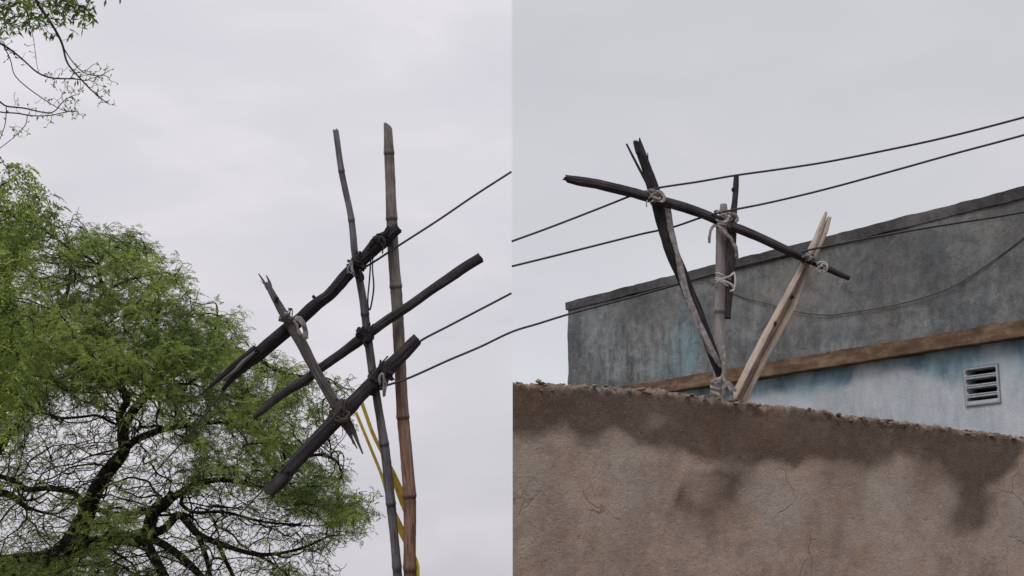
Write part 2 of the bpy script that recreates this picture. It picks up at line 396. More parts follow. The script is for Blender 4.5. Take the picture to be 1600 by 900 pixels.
def plaster_mat():
    m, nt, b = new_mat('mud_plaster'); tco = nt.nodes.new('ShaderNodeTexCoord').outputs['Object']
    da = nt.nodes.new('ShaderNodeAttribute'); da.attribute_name = 'damp'
    li = nt.nodes.new('ShaderNodeAttribute'); li.attribute_name = 'lite'
    n1 = noise(nt, tco, 2.4, 7, 0.65); n2 = noise(nt, tco, 12, 8, 0.75, 0.5); n3 = noise(nt, tco, 80, 4, 0.75); n4 = noise(nt, mapping(nt, tco, (1, 1, 1.4)), 22, 7, 0.72, 0.8)
    s = mth(nt, 'ADD', mth(nt, 'MULTIPLY', n1, 0.5), mth(nt, 'ADD', mth(nt, 'MULTIPLY', n2, 0.3), mth(nt, 'MULTIPLY', n3, 0.2)))
    c = ramp(nt, s, [(0.37, (0.235, 0.178, 0.145)), (0.50, (0.345, 0.275, 0.230)), (0.63, (0.475, 0.395, 0.345))]).outputs[0]
    c = mixc(nt, mth(nt, 'MULTIPLY', ramp(nt, noise(nt, tco, 3.3, 6, 0.7), [(0.46, (0, 0, 0)), (0.6, (1, 1, 1))]).outputs[0], 0.5), c, mixc(nt, 1.0, c, (1.06, 0.94, 0.80), 'MULTIPLY'))
    c = mixc(nt, mth(nt, 'MULTIPLY', li.outputs['Fac'], 0.55), c, (0.41, 0.37, 0.35))
    dn = mth(nt, 'ADD', mth(nt, 'ADD', mth(nt, 'MULTIPLY', da.outputs['Fac'], 0.92), mth(nt, 'MULTIPLY', mth(nt, 'SUBTRACT', n2, 0.5), 0.8)), mth(nt, 'MULTIPLY', mth(nt, 'SUBTRACT', n1, 0.5), 0.8))
    df = ramp(nt, dn, [(0.06, (0, 0, 0)), (0.85, (1, 1, 1))]).outputs[0]
    dc = mixc(nt, 1.0, c, (0.35, 0.32, 0.315), 'MULTIPLY')
    c = mixc(nt, df, c, dc)
    pit = ramp(nt, n3, [(0.31, (1, 1, 1)), (0.42, (0, 0, 0))]).outputs[0]
    c = mixc(nt, mth(nt, 'MULTIPLY', ramp(nt, noise(nt, tco, 55, 3, 0.7), [(0.58, (0, 0, 0)), (0.70, (1, 1, 1))]).outputs[0], 0.16), c, (0.50, 0.42, 0.36))
    c = mixc(nt, mth(nt, 'MULTIPLY', pit, 0.5), c, (0.05, 0.04, 0.035))
    wv = nt.nodes.new('ShaderNodeMix'); wv.data_type = 'VECTOR'; wv.inputs[0].default_value = 0.16
    nv = N(nt, 'ShaderNodeTexNoise', i_Scale=5.0, i_Detail=5.0); nt.links.new(tco, nv.inputs['Vector']); nt.links.new(tco, wv.inputs[4]); nt.links.new(nv.outputs['Color'], wv.inputs[5])
    vo = nt.nodes.new('ShaderNodeTexVoronoi'); vo.feature = 'DISTANCE_TO_EDGE'; vo.inputs['Scale'].default_value = 2.3; nt.links.new(wv.outputs[1], vo.inputs['Vector'])
    ck = mth(nt, 'MULTIPLY', ramp(nt, vo.outputs['Distance'], [(0.0, (1, 1, 1)), (0.012, (0, 0, 0))]).outputs[0], ramp(nt, noise(nt, tco, 1.7, 3), [(0.55, (0, 0, 0)), (0.62, (1, 1, 1))]).outputs[0])
    c = mixc(nt, mth(nt, 'MULTIPLY', ck, 0.25), c, (0.07, 0.05, 0.042))
    nt.links.new(c, b.inputs['Base Color']); b.inputs['Roughness'].default_value = 0.95
    b.inputs['Specular IOR Level'].default_value = 0.12
    h = mth(nt, 'SUBTRACT', mth(nt, 'ADD', mth(nt, 'MULTIPLY', n4, 1.0), mth(nt, 'ADD', mth(nt, 'MULTIPLY', n2, 0.8), mth(nt, 'MULTIPLY', n3, 0.45))), mth(nt, 'MULTIPLY', ck, 0.5))
    nt.links.new(bump(nt, h, 0.9, 0.018), b.inputs['Normal']); return m
M['plaster'] = plaster_mat()
def boundary_wall():
    root = empty('boundary_wall', (W0[0], W0[1], 0), 'brown mud plastered boundary wall with dark damp stains and a crumbling top edge', 'wall')
    TH = 0.23; LEN = 9.0
    # front, top and back swept along the wall
    sz = np.concatenate([np.arange(0, 0.9, 0.05), np.arange(0.9, WH-0.035, 0.016)]); ss = np.arange(0, LEN, 0.011)
    prof = [(0.0, z, 0) for z in sz]
    for a in np.linspace(0, math.pi/2, 5): prof.append((0.03-0.03*math.cos(a), WH-0.03+0.03*math.sin(a), 1))
    for t in np.linspace(0.05, TH-0.05, 8): prof.append((t, WH, 1))
    for a in np.linspace(math.pi/2, 0, 5): prof.append((TH-0.03+0.03*math.cos(a), WH-0.03+0.03*math.sin(a), 1))
    for z in np.linspace(WH-0.06, 0, 12): prof.append((TH, z, 2))
    prof = np.array(prof); S, D = np.meshgrid(ss, prof[:, 0], indexing='ij'); Z = np.broadcast_to(prof[:, 1], S.shape).copy(); K = np.broadcast_to(prof[:, 2], S.shape)
    back = np.array([-nW[0], -nW[1], 0])
    # keep the corner a clean end: the end face goes straight back from it
    skew = 0.61/0.793                                        # return face runs along the Y axis
    P = W0[None, None, :]*0 + np.array([W0[0], W0[1], 0]) + (S + D*skew*np.clip(1-S/0.5, 0, 1)*1.0)[..., None]*dW + D[..., None]*back
    P[..., 2] += Z
    top = np.exp(-(WH-Z)/0.05)
    dz = (0.014*fbm(S*6, D*9, 0, 31, 4) + 0.014*fbm(S*34, D*34, 0, 33, 3))*top
    P[..., 2] += dz + crest_up(S)*(Z/WH)**6
    dn = 0.006*fbm(S*2.2, Z*2.2, D, 41, 3) + 0.0022*fbm(S*14, Z*14, D, 43, 3) + 0.024*fbm(S*26, Z*30, D, 47, 3)*np.exp(-((WH-Z)/0.055)**2)*(0.5+0.6*vnoise(S*2.5, 0, 0, 48))
    dn = dn*np.clip(S/0.05, 0, 1)
    P += (dn*np.where(K == 2, -1, 1))[..., None]*nW
    crestf = np.clip(np.exp(-((WH-Z)/(0.035+0.02*fbm(S*8, 0, 0, 49, 3)))**2)*1.1, 0, 1)*(K < 2)
    ns, npf = S.shape
    v = P.reshape(-1, 3); f = [(i*npf+j, (i+1)*npf+j, (i+1)*npf+j+1, i*npf+j+1) for i in range(ns-1) for j in range(npf-1)]
    f.append(tuple(range(npf))); f.append(tuple((ns-1)*npf+j for j in range(npf))[::-1])
    g = Geo(); g.add(v, f); dmp, lit = wall_fields(v); cf = crestf.reshape(-1); dmp = dmp*(1-0.62*cf*(0.6+0.5*vnoise(S.reshape(-1)*60, Z.reshape(-1)*60, 0, 3)))
    o = g.build('wall_face', M['plaster'], root)
    for nm, arr in (('damp', dmp), ('lite', lit)):
        a = o.data.attributes.new(nm, 'FLOAT', 'POINT'); a.data.foreach_set('value', arr.astype(np.float32))
    # return wall running away from the corner
    g = Geo(); y0 = W0[1]+0.32; L2 = 5.0; x0 = W0[0]+0.004
    q = []
    for x in (x0+0.006, x0+0.23):
        for y in (y0, y0+L2):
            for z in (0, WH-0.01): q.append((x, y, z))
    g.add(q, [(0, 1, 3, 2), (4, 6, 7, 5), (0, 4, 5, 1), (2, 3, 7, 6), (1, 5, 7, 3), (0, 2, 6, 4)])
    o2 = g.build('return_wall', M['plaster'], root, smooth=False)
    for nm, val in (('damp', 0.4), ('lite', 0.2)):
        a = o2.data.attributes.new(nm, 'FLOAT', 'POINT'); a.data.foreach_set('value', [val]*8)
    # loose mortar clods along the crest
    rng = np.random.RandomState(4); g = Geo()
    import bmesh
    bm = bmesh.new(); bmesh.ops.create_icosphere(bm, subdivisions=2, radius=1.0)
    iv = np.array([x.co[:] for x in bm.verts]); fi = [tuple(x.index for x in q.verts) for q in bm.faces]; bm.free()
    dens = lambda s: 1.0
    for k in range(230):
        s = rng.rand()*8.9 + 0.01; r = 0.005+0.014*rng.rand()**2.2
        cl = vnoise(s*3.0, 0.3, 0, 8)
        if cl < -0.25 and rng.rand() < 0.7: continue
        d = -0.012 + 0.07*rng.rand()**1.5; z = WH + float(crest_up(s)) + r*0.25 - 0.045*rng.rand()**2*(d < 0.01) + 0.004*rng.randn()
        c = np.array([W0[0], W0[1], 0]) + (s+d*0.5+0.02)*dW + d*back; c[2] = z
        sh = iv*(1+0.45*vnoise(iv[:, 0]*1.7+k, iv[:, 1]*1.7, iv[:, 2]*1.7, 3)[:, None])*r*np.array([1+rng.rand()*1.6, 1, 0.45+0.4*rng.rand()])
        a = rng.rand()*6.28; R_ = np.array([[math.cos(a), -math.sin(a), 0], [math.sin(a), math.cos(a), 0], [0, 0, 1]])
        g.add(sh@R_.T*np.array([1, 1, 1]) + c, fi, tone=np.full(len(iv), rng.rand()))
    m, nt, b = new_mat('dry_mortar'); a = nt.nodes.new('ShaderNodeAttribute'); a.attribute_name = 'tone'
    tco = nt.nodes.new('ShaderNodeTexCoord').outputs['Object']; n1 = noise(nt, tco, 5, 4); n2 = noise(nt, tco, 110, 3)
    c = ramp(nt, mth(nt, 'ADD', mth(nt, 'MULTIPLY', n1, 0.7), mth(nt, 'MULTIPLY', a.outputs['Fac'], 0.35)), [(0.30, (0.12, 0.095, 0.08)), (0.6, (0.18, 0.148, 0.126)), (0.85, (0.26, 0.225, 0.195))]).outputs[0]
    nt.links.new(c, b.inputs['Base Color']); nt.links.new(bump(nt, n2, 0.8, 0.006), b.inputs['Normal']); b.inputs['Roughness'].default_value = 1
    g.build('mortar_crest', m, root)
boundary_wall()

# ------------------------------------------------------------------ blue-grey building
def bpt(s, z, d=0.0): return np.array([B0[0], B0[1], 0]) + dB*s + np.array([0, 0, z]) + nB*d
def b_sz(px, py):
    P = on_plane(px, py, B0, nB); return float(np.dot(P-B0, dB)), float(P[2])
BH = B0[2]
print('building top heights', BH, b_sz(1600, 296)[1], 'band', [b_sz(*p) for p in ((1200, 570), (1600, 502), (1200, 593), (1600, 526))], 'wall', WH, on_plane(1600, 683, W0, nW)[2])
def concrete_mat(name, kind):
    m, nt, b = new_mat(name); tco = nt.nodes.new('ShaderNodeTexCoord').outputs['Object']
    ac = nt.nodes.new('ShaderNodeAttribute'); ac.attribute_name = 'paint'
    uv = nt.nodes.new('ShaderNodeUVMap').outputs[0]
    n1 = noise(nt, mapping(nt, uv, (1, 1, 1)), 1.1, 6, 0.6, 0.3)
    n2 = noise(nt, mapping(nt, uv, (4, 0.9, 1)), 1.6, 6, 0.7, 0.3)          # rain streaks
    n3 = noise(nt, uv, 7, 9, 0.82, 0.5); n4 = noise(nt, uv, 38, 4, 0.7)
    if kind == 'parapet':
        s = mth(nt, 'ADD', mth(nt, 'MULTIPLY', n1, 0.36), mth(nt, 'ADD', mth(nt, 'MULTIPLY', n2, 0.17), mth(nt, 'MULTIPLY', n3, 0.47)))
        c = ramp(nt, s, [(0.36, (0.060, 0.063, 0.067)), (0.49, (0.130, 0.134, 0.136)), (0.62, (0.24, 0.243, 0.242))]).outputs[0]
        brn = ramp(nt, noise(nt, uv, 0.8, 4), [(0.48, (0, 0, 0)), (0.66, (1, 1, 1))]).outputs[0]
        c = mixc(nt, mth(nt, 'MULTIPLY', brn, 0.45), c, mixc(nt, 1.0, c, (1.25, 1.05, 0.88), 'MULTIPLY'))
        pf = mth(nt, 'MULTIPLY', ac.outputs['Fac'], ramp(nt, mth(nt, 'ADD', mth(nt, 'MULTIPLY', n2, 0.6), mth(nt, 'MULTIPLY', n3, 0.4)), [(0.42, (0.15,)*3), (0.6, (1, 1, 1))]).outputs[0], clamp=True)
        c = mixc(nt, pf, c, (0.19, 0.31, 0.35))
        lf = nt.nodes.new('ShaderNodeAttribute'); lf.attribute_name = 'wash'
        c = mixc(nt, mth(nt, 'MULTIPLY', lf.outputs['Fac'], ramp(nt, mth(nt, 'ADD', mth(nt, 'MULTIPLY', n2, 0.5), mth(nt, 'MULTIPLY', n3, 0.5)), [(0.44, (0, 0, 0)), (0.6, (0.7, 0.7, 0.7))]).outputs[0]), c, (0.30, 0.325, 0.34))
        blu = ramp(nt, noise(nt, mapping(nt, uv, (3.5, 0.8, 1), (7, 3, 0)), 1.3, 5, 0.65), [(0.50, (0, 0, 0)), (0.68, (1, 1, 1))]).outputs[0]
        c = mixc(nt, mth(nt, 'MULTIPLY', blu, 0.28), c, (0.07, 0.105, 0.135))
        pit = ramp(nt, n4, [(0.27, (1, 1, 1)), (0.36, (0, 0, 0))]).outputs[0]
        c = mixc(nt, mth(nt, 'MULTIPLY', pit, 0.6), c, (0.03, 0.03, 0.035))
    elif kind == 'limewash':
        s = mth(nt, 'ADD', mth(nt, 'MULTIPLY', n1, 0.5), mth(nt, 'ADD', mth(nt, 'MULTIPLY', n2, 0.3), mth(nt, 'MULTIPLY', n3, 0.2)))
        c = ramp(nt, s, [(0.38, (0.34, 0.37, 0.40)), (0.52, (0.46, 0.50, 0.54)), (0.64, (0.57, 0.60, 0.635))]).outputs[0]
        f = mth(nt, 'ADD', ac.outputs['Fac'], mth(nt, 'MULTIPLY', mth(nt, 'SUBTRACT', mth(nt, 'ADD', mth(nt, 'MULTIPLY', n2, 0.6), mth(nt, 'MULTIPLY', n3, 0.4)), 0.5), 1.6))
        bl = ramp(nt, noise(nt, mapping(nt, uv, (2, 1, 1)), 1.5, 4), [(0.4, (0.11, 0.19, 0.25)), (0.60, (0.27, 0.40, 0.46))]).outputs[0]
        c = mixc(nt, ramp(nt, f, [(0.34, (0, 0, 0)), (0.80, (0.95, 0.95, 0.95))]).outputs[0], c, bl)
        st = ramp(nt, noise(nt, mapping(nt, uv, (9, 0.25, 1)), 1.0, 4, 0.6), [(0.60, (0, 0, 0)), (0.74, (1, 1, 1))]).outputs[0]
        c = mixc(nt, mth(nt, 'MULTIPLY', st, 0.5), c, (0.20, 0.23, 0.25))
    elif kind == 'band':
        s = mth(nt, 'ADD', mth(nt, 'MULTIPLY', noise(nt, mapping(nt, uv, (1, 3, 1)), 2.5, 5), 0.6), mth(nt, 'MULTIPLY', n3, 0.4))
        c = ramp(nt, s, [(0.36, (0.060, 0.036, 0.028)), (0.5, (0.135, 0.086, 0.057)), (0.62, (0.24, 0.17, 0.12))]).outputs[0]
    else:
        s = mth(nt, 'ADD', mth(nt, 'MULTIPLY', n1, 0.5), mth(nt, 'MULTIPLY', n3, 0.5))
        c = ramp(nt, s, [(0.40, (0.045, 0.042, 0.045)), (0.52, (0.085, 0.080, 0.083)), (0.62, (0.15, 0.142, 0.142))]).outputs[0]
    nt.links.new(c, b.inputs['Base Color']); b.inputs['Roughness'].default_value = 0.92; b.inputs['Specular IOR Level'].default_value = 0.15
    h = mth(nt, 'ADD', mth(nt, 'MULTIPLY', n3, 1.0), mth(nt, 'MULTIPLY', n4, 0.5))
    nt.links.new(bump(nt, h, 0.6, 0.02), b.inputs['Normal']); return m
M['parapet'] = concrete_mat('stained_concrete', 'parapet'); M['lime'] = concrete_mat('blue_limewash', 'limewash')
M['band'] = concrete_mat('rusty_slab', 'band'); M['coping'] = concrete_mat('grey_coping', 'coping')

def slab(name, s0, s1, z0, z1, d0, d1, mat, parent, rough=0.0, seed=0, ds=0.06, fpaint=None, ztop=None, holes=None, edge=0.0, fwash=None):
    """an irregular masonry box in the facade's frame: s along, z up, d out of the facade"""
    g = Geo(); ns = int((s1-s0)/ds)+1; nz = max(2, int((z1-z0)/ds)+1)
    ss = np.linspace(s0, s1, ns); zz = np.linspace(z0, z1, nz)
    S, Z = np.meshgrid(ss, zz, indexing='ij')
    def P(S, Z, d, k):
        e = np.minimum(np.minimum(S-s0, s1-S), np.minimum(Z-z0, z1-Z))
        nsx = rough*fbm(S*1.5, Z*1.5, k, seed, 3) + rough*0.35*fbm(S*9, Z*9, k, seed+5, 3)
        dd = d + (nsx if k == 0 else 0)
        Z2 = Z + np.where(Z > z1-1e-6, rough*1.2*fbm(S*4, 0.0, 0, seed+9, 4), 0) + np.where(Z < z0+1e-6, rough*0.8*fbm(S*4, 3.0, 0, seed+19, 4), 0)
        S2 = S + np.where(S < s0+1e-6, edge*(z1-Z)/(z1-z0) + rough*0.8*fbm(Z*4, 7.0, 0, seed+13, 4), 0)
        return np.array([B0[0], B0[1], 0]) + S2[..., None]*dB + dd[..., None]*nB + np.stack([0*Z2, 0*Z2, Z2], -1)
    fr = P(S, Z, np.full(S.shape, d1), 0); bk = P(S, Z, np.full(S.shape, d0), 1)
    n = ns*nz; v = np.concatenate([fr.reshape(-1, 3), bk.reshape(-1, 3)]); f = []
    for i in range(ns-1):
        for j in range(nz-1):
            if holes and any(h[0] < (ss[i]+ss[i+1])/2 < h[1] and h[2] < (zz[j]+zz[j+1])/2 < h[3] for h in holes): continue
            a = i*nz+j; q = (a, a+nz, a+nz+1, a+1); f.append(q); f.append(tuple(x+n for x in q[::-1]))
    for i in range(ns-1):
        a = i*nz; f.append((a, a+n, a+nz+n, a+nz)); a = i*nz+nz-1; f.append((a, a+nz, a+nz+n, a+n))
    for j in range(nz-1):
        a = j; f.append((a, a+1, a+1+n, a+n)); a = (ns-1)*nz+j; f.append((a, a+n, a+1+n, a+1))
    uv = np.stack([S, Z], -1).reshape(-1, 2); uv = np.concatenate([uv, uv])
    g.add(v, f, uv)
    o = g.build(name, mat, parent, smooth=False)
    pa = fpaint(S, Z).reshape(-1) if fpaint else np.zeros(n)
    if fwash:
        wa = fwash(S, Z).reshape(-1); aw = o.data.attributes.new('wash', 'FLOAT', 'POINT'); aw.data.foreach_set('value', np.concatenate([wa, wa]).astype(np.float32))
    a = o.data.attributes.new('paint', 'FLOAT', 'POINT'); a.data.foreach_set('value', np.concatenate([pa, pa]).astype(np.float32))
    # shade faces smooth but keep the arrises crisp
    nrm = [p.normal.copy() for p in o.data.polygons]
    for p in o.data.polygons: p.use_smooth = True
    try: o.data.set_sharp_from_angle(angle=math.radians(40))
    except Exception: pass
    return o
def building():
    root = empty('concrete_building', (B0[0], B0[1], 0), 'blue-grey stained concrete building with a rusty brown roof slab edge behind the boundary wall', 'building')
    S1 = 11.5; zb1 = b_sz(1600, 502)[1]; zb0 = b_sz(1400, 559)[1]
    zb1 = (zb1 + b_sz(1200, 570)[1])/2; zb0 = zb1-0.175
    def pp(S, Z):
        P = np.array([B0[0], B0[1], 0]) + S[..., None]*dB + np.stack([0*Z, 0*Z, Z], -1); px, py = to_px(P)
        bl = lambda x, y, rx, ry, s: s*np.exp(-(((px-x)/rx)**2+((py-y)/ry)**2))
        return np.clip(bl(1065, 555, 22, 55, 1.0)+bl(1082, 520, 14, 40, 0.7)+bl(935, 520, 30, 60, 0.25)+bl(1030, 575, 30, 25, 0.45)+bl(1180, 430, 40, 40, 0.12), 0, 1)
    def pw(S, Z):
        P = np.array([B0[0], B0[1], 0]) + S[..., None]*dB + np.stack([0*Z, 0*Z, Z], -1); px, py = to_px(P)
        bl = lambda x, y, rx, ry, s: s*np.exp(-(((px-x)/rx)**2+((py-y)/ry)**2))
        return np.clip(bl(985, 570, 60, 30, 1.1)+bl(940, 520, 30, 50, 0.7)+bl(1020, 530, 60, 30, 0.6)+bl(1300, 540, 60, 18, 0.8)+bl(1450, 505, 60, 22, 0.8)+bl(1180, 520, 40, 50, 0.5)+bl(1560, 470, 50, 20, 0.5)+bl(1330, 440, 40, 20, 0.3), 0, 1)
    slab('parapet', 0.0, S1, zb1+0.002, BH-0.13, -0.2, 0.0, M['parapet'], root, 0.012, 3, 0.05, pp, edge=-0.05, fwash=pw)
    slab('coping', -0.03, S1, BH-0.13, BH, -0.24, 0.03, M['coping'], root, 0.006, 9, 0.04)
    slab('roof_slab', 0.15, S1, zb0, zb1, -6.0, 0.13, M['band'], root, 0.0045, 14, 0.05)
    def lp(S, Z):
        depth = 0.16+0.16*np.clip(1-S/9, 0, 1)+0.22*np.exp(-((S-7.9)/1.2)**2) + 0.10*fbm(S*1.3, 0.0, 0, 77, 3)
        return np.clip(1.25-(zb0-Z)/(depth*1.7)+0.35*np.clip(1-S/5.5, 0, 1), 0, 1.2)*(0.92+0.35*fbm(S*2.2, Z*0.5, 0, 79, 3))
    vs0, vz0 = b_sz(1509, 634); vs1, vz1 = b_sz(1558, 569)
    a = b_sz(1509, 575); b_ = b_sz(1558, 630)
    vz0 = (b_sz(1509, 634)[1]+b_sz(1558, 629)[1])/2; vz1 = (b_sz(1509, 576)[1]+b_sz(1558, 569)[1])/2
    print('vent', vs0, vs1, vz0, vz1)
    # facade in four fields round the vent opening so that it is a true hole
    e = 0.0
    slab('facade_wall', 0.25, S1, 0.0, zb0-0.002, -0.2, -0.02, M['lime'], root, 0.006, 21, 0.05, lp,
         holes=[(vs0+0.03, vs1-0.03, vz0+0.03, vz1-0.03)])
    # side and rear walls
    def prism(name, s0, s1, d0, d1, z0, z1, mat):
        g = Geo(); q = [bpt(s, z, d) for s in (s0, s1) for d in (d0, d1) for z in (z0, z1)]
        g.add(q, [(0, 1, 3, 2), (4, 6, 7, 5), (0, 4, 5, 1), (2, 3, 7, 6), (1, 5, 7, 3), (0, 2, 6, 4)], [(s, z) for s in (s0, s1) for d in (d0, d1) for z in (z0, z1)])
        o = g.build(name, mat, root, smooth=False); at_ = o.data.attributes.new('paint', 'FLOAT', 'POINT'); at_.data.foreach_set('value', [0.2]*8); return o
    prism('side_wall', 0.25, 0.45, -6.0, -0.21, 0, zb0-0.003, M['lime'])
    prism('side_wall', S1-0.2, S1, -6.0, -0.21, 0, zb0-0.003, M['lime'])
    prism('rear_wall', 0.25, S1, -6.2, -6.003, 0, zb0-0.003, M['lime'])
    prism('side_parapet', 0.02, 0.2, -6.0, -0.25, zb1+0.002, BH-0.02, M['parapet'])
    prism('rear_parapet', 0.02, S1, -6.2, -6.003, zb1+0.002, BH-0.02, M['parapet'])
    # concrete louvre vent
    v = empty_part('air_vent', root, bpt((vs0+vs1)/2, (vz0+vz1)/2))
    def vb(g, s0, s1, z0, z1, d0, d1, bev=0.006):
        q = [bpt(s, z, d) for s in (s0, s1) for d in (d0, d1) for z in (z0, z1)]
        g.add(q, [(0, 1, 3, 2), (4, 6, 7, 5), (0, 4, 5, 1), (2, 3, 7, 6), (1, 5, 7, 3), (0, 2, 6, 4)], [(s, z) for s in (s0, s1) for d in (d0, d1) for z in (z0, z1)])
    def bevel(o, wd=0.006):
        md = o.modifiers.new('bevel', 'BEVEL'); md.width = wd; md.segments = 2
    sv0, sv1 = vs0, vs1; H = (vz1-vz0)/4
    slot = 0.032
    g = Geo()
    edges = []
    for k in range(4):
        zc = vz0 + (k+0.5)*H
        edges.append((zc-slot, zc+slot))
    # stiles and rails leave four rounded slots
    sw = 0.022
    vb(g, sv0, sv0+sw, vz0, vz1, -0.16, 0.003); vb(g, sv1-sw, sv1, vz0, vz1, -0.16, 0.003)
    zs = [vz0]+[x for e_ in edges for x in e_]+[vz1]
    for k in range(0, len(zs), 2):
        lo, hi = zs[k], zs[k+1]
        if 0 < k < len(zs)-2:
            mid = (lo+hi)/2
            vb(g, sv0+sw+0.001, sv1-sw-0.001, lo, mid-0.004, -0.15, 0.002); vb(g, sv0+sw+0.001, sv1-sw-0.001, mid+0.004, hi, -0.15, 0.002)
            vb(g, sv0+sw+0.002, sv1-sw-0.002, mid-0.0038, mid+0.0038, -0.14, -0.004)
        else: vb(g, sv0+sw+0.001, sv1-sw-0.001, lo, hi, -0.15, 0.002)
    # rounded slot ends
    for (lo, hi) in edges:
        for sc, sgn in ((sv0+sw, 1), (sv1-sw, -1)):
            pts = []
            for aa in np.linspace(-math.pi/2, math.pi/2, 9):
                pts.append((sc + sgn*slot*0.6*(1-math.cos(aa)), (lo+hi)/2 + slot*math.sin(aa)))
            vv = []; ff = []
            for (s_, z_) in pts:
                vv += [bpt(sc-sgn*0.004, z_, 0.001), bpt(s_, z_, 0.001), bpt(s_, z_, -0.14)]
            for i in range(8):
                ff += [(i*3, i*3+1, i*3+4, i*3+3), (i*3+1, i*3+2, i*3+5, i*3+4)]
            g.add(vv, ff)
    o = g.build('vent_grille', M['vent'], v, smooth=False); bevel(o, 0.004)
    a = o.data.attributes.new('paint', 'FLOAT', 'POINT'); a.data.foreach_set('value', [0.0]*len(o.data.vertices))
    g = Geo()
    fw = 0.008                                             # scored frame line round the block
    vb(g, sv0-fw, sv0-0.001, vz0-fw, vz1+fw, -0.1, 0.0); vb(g, sv1+0.001, sv1+fw, vz0-fw, vz1+fw, -0.1, 0.0)
    vb(g, sv0, sv1, vz1+0.001, vz1+fw, -0.1, 0.001); vb(g, sv0, sv1, vz0-fw, vz0-0.001, -0.1, 0.001)
    g.build('vent_frame', M['vent_dark'], v, smooth=False)
    g = Geo(); vb(g, sv0+0.01, sv1-0.01, vz0+0.01, vz1-0.01, -0.40, -0.30)
    g.build('vent_shade_sheet', M['black'], v, smooth=False)  # near-black sheet that paints in the darkness behind the slots
    # thin green cable stapled to the parapet
    pts = [(1098, 434), (1130, 451), (1160, 464), (1200, 475), (1240, 486), (1290, 492), (1330, 488), (1400, 476), (1480, 452), (1545, 412), (1600, 371), (1660, 320)]
    C = [on_plane(x, y, B0+nB*0.02, nB) for x, y in pts]; C = crom(np.array(C), 0.05)
    g = Geo(); tube(g, C, 0.007, 6)
    o = g.build('wall_cable', M['green_wire']); set_origin(o, C[0]); tag(o, 'thin dark green cable sagging across the face of the concrete parapet', 'cable')
    # knocks and a crack in the parapet
def empty_part(name, parent, loc):
    o = bpy.data.objects.new(name, None); COL.objects.link(o); o.parent = parent
    o.location = [float(a-b) for a, b in zip(loc, parent.location)]; return o
def plain(name, c, rough=0.9):
    m, nt, b = new_mat(name); tco = nt.nodes.new('ShaderNodeTexCoord').outputs['Object']; n1 = noise(nt, tco, 25, 5)
    nt.links.new(ramp(nt, n1, [(0.35, tuple(v*0.75 for v in c)), (0.65, c)]).outputs[0], b.inputs['Base Color'])
    nt.links.new(bump(nt, n1, 0.4, 0.01), b.inputs['Normal']); b.inputs['Roughness'].default_value = rough; return m
M['vent'] = plain('vent_concrete', (0.40, 0.43, 0.46)); M['vent_dark'] = plain('vent_joint', (0.22, 0.23, 0.25)); M['black'] = plain('dark_interior', (0.01, 0.01, 0.012))
building()

# ------------------------------------------------------------------ lashings
def rope_loop(g, c, a, b, ha, hb, r, turns, adv, pitch, seed, k=7, flat=1.0, expo=2.4):
    """rope wound round a joint: a,b span the winding plane (half extents ha,hb), adv the axis the turns advance along"""
    rng = np.random.RandomState(seed); n = 40; pts = []
    tot = int(turns*n)
    for i in range(tot+1):
        t = i/n*2*math.pi; w_ = 1+0.05*math.sin(3*t+seed)
        ca, sa = math.cos(t), math.sin(t)
        ea = abs(ca)**(2/expo)*math.copysign(1, ca); eb = abs(sa)**(2/expo)*math.copysign(1, sa)
        off = pitch*(i/tot-0.5)*turns + 0.35*pitch*math.sin(t*0.37+seed*1.7)+0.25*pitch*math.sin(2.0*t+seed)
        pts.append(c + a*ea*ha*w_ + b*eb*hb*w_ + adv*off)
    tube(g, np.array(pts), r*(1+0.18*vnoise(np.arange(tot+1)*0.25, 0.0, 0, seed)), k, flat=flat)
def lash(g, px, py, Y, ang1, ang2, w1, w2, r, seed, depth=0.10, turns=4, pitch=None):
    """crossed lashing of two members seen at px,py; angles (deg) of members in the picture plane, half widths px"""
    c = at(px, py, Y); m = mpp(Y); pitch = pitch or r*1.7
    up = np.array([0, -sp, cp]); rt = np.array([1.0, 0, 0]); fw = np.array([0, cp, sp])
    def dirn(a): a = math.radians(a); return rt*math.cos(a)+up*math.sin(a)
    A, B = dirn(ang1), dirn(ang2)
    bis1 = A+B; bis1 /= np.linalg.norm(bis1); bis2 = A-B; bis2 /= np.linalg.norm(bis2)
    half = math.radians(abs(ang1-ang2)/2)
    wm = max(w1, w2)*m
    e1 = wm*1.02/max(0.5, math.cos(half)) ; e2 = wm*1.02/max(0.5, math.sin(half))
    rope_loop(g, c, bis2, fw, e1+r*0.1, depth, r, turns, bis1, pitch, seed, flat=0.55)
    rope_loop(g, c, bis1, fw, e2+r*0.1, depth*1.02, r, max(2, turns-1), bis2, pitch, seed+1, flat=0.55)
def wrap(g, px, py, Y, ang, hw, r, turns, seed, depth, pitch=None, flat=1.0, tilt=0.0):
    c = at(px, py, Y); m = mpp(Y); up = np.array([0, -sp, cp]); rt = np.array([1.0, 0, 0]); fw = np.array([0, cp, sp])
    a = math.radians(ang); ax = rt*math.cos(a)+up*math.sin(a); pr = -rt*math.sin(a)+up*math.cos(a)
    a2 = math.radians(tilt); pr2 = pr*math.cos(a2)+ax*math.sin(a2)
    rope_loop(g, c, pr2, fw, hw*m, depth, r, turns, ax, pitch or r*2.0, seed, flat=flat)
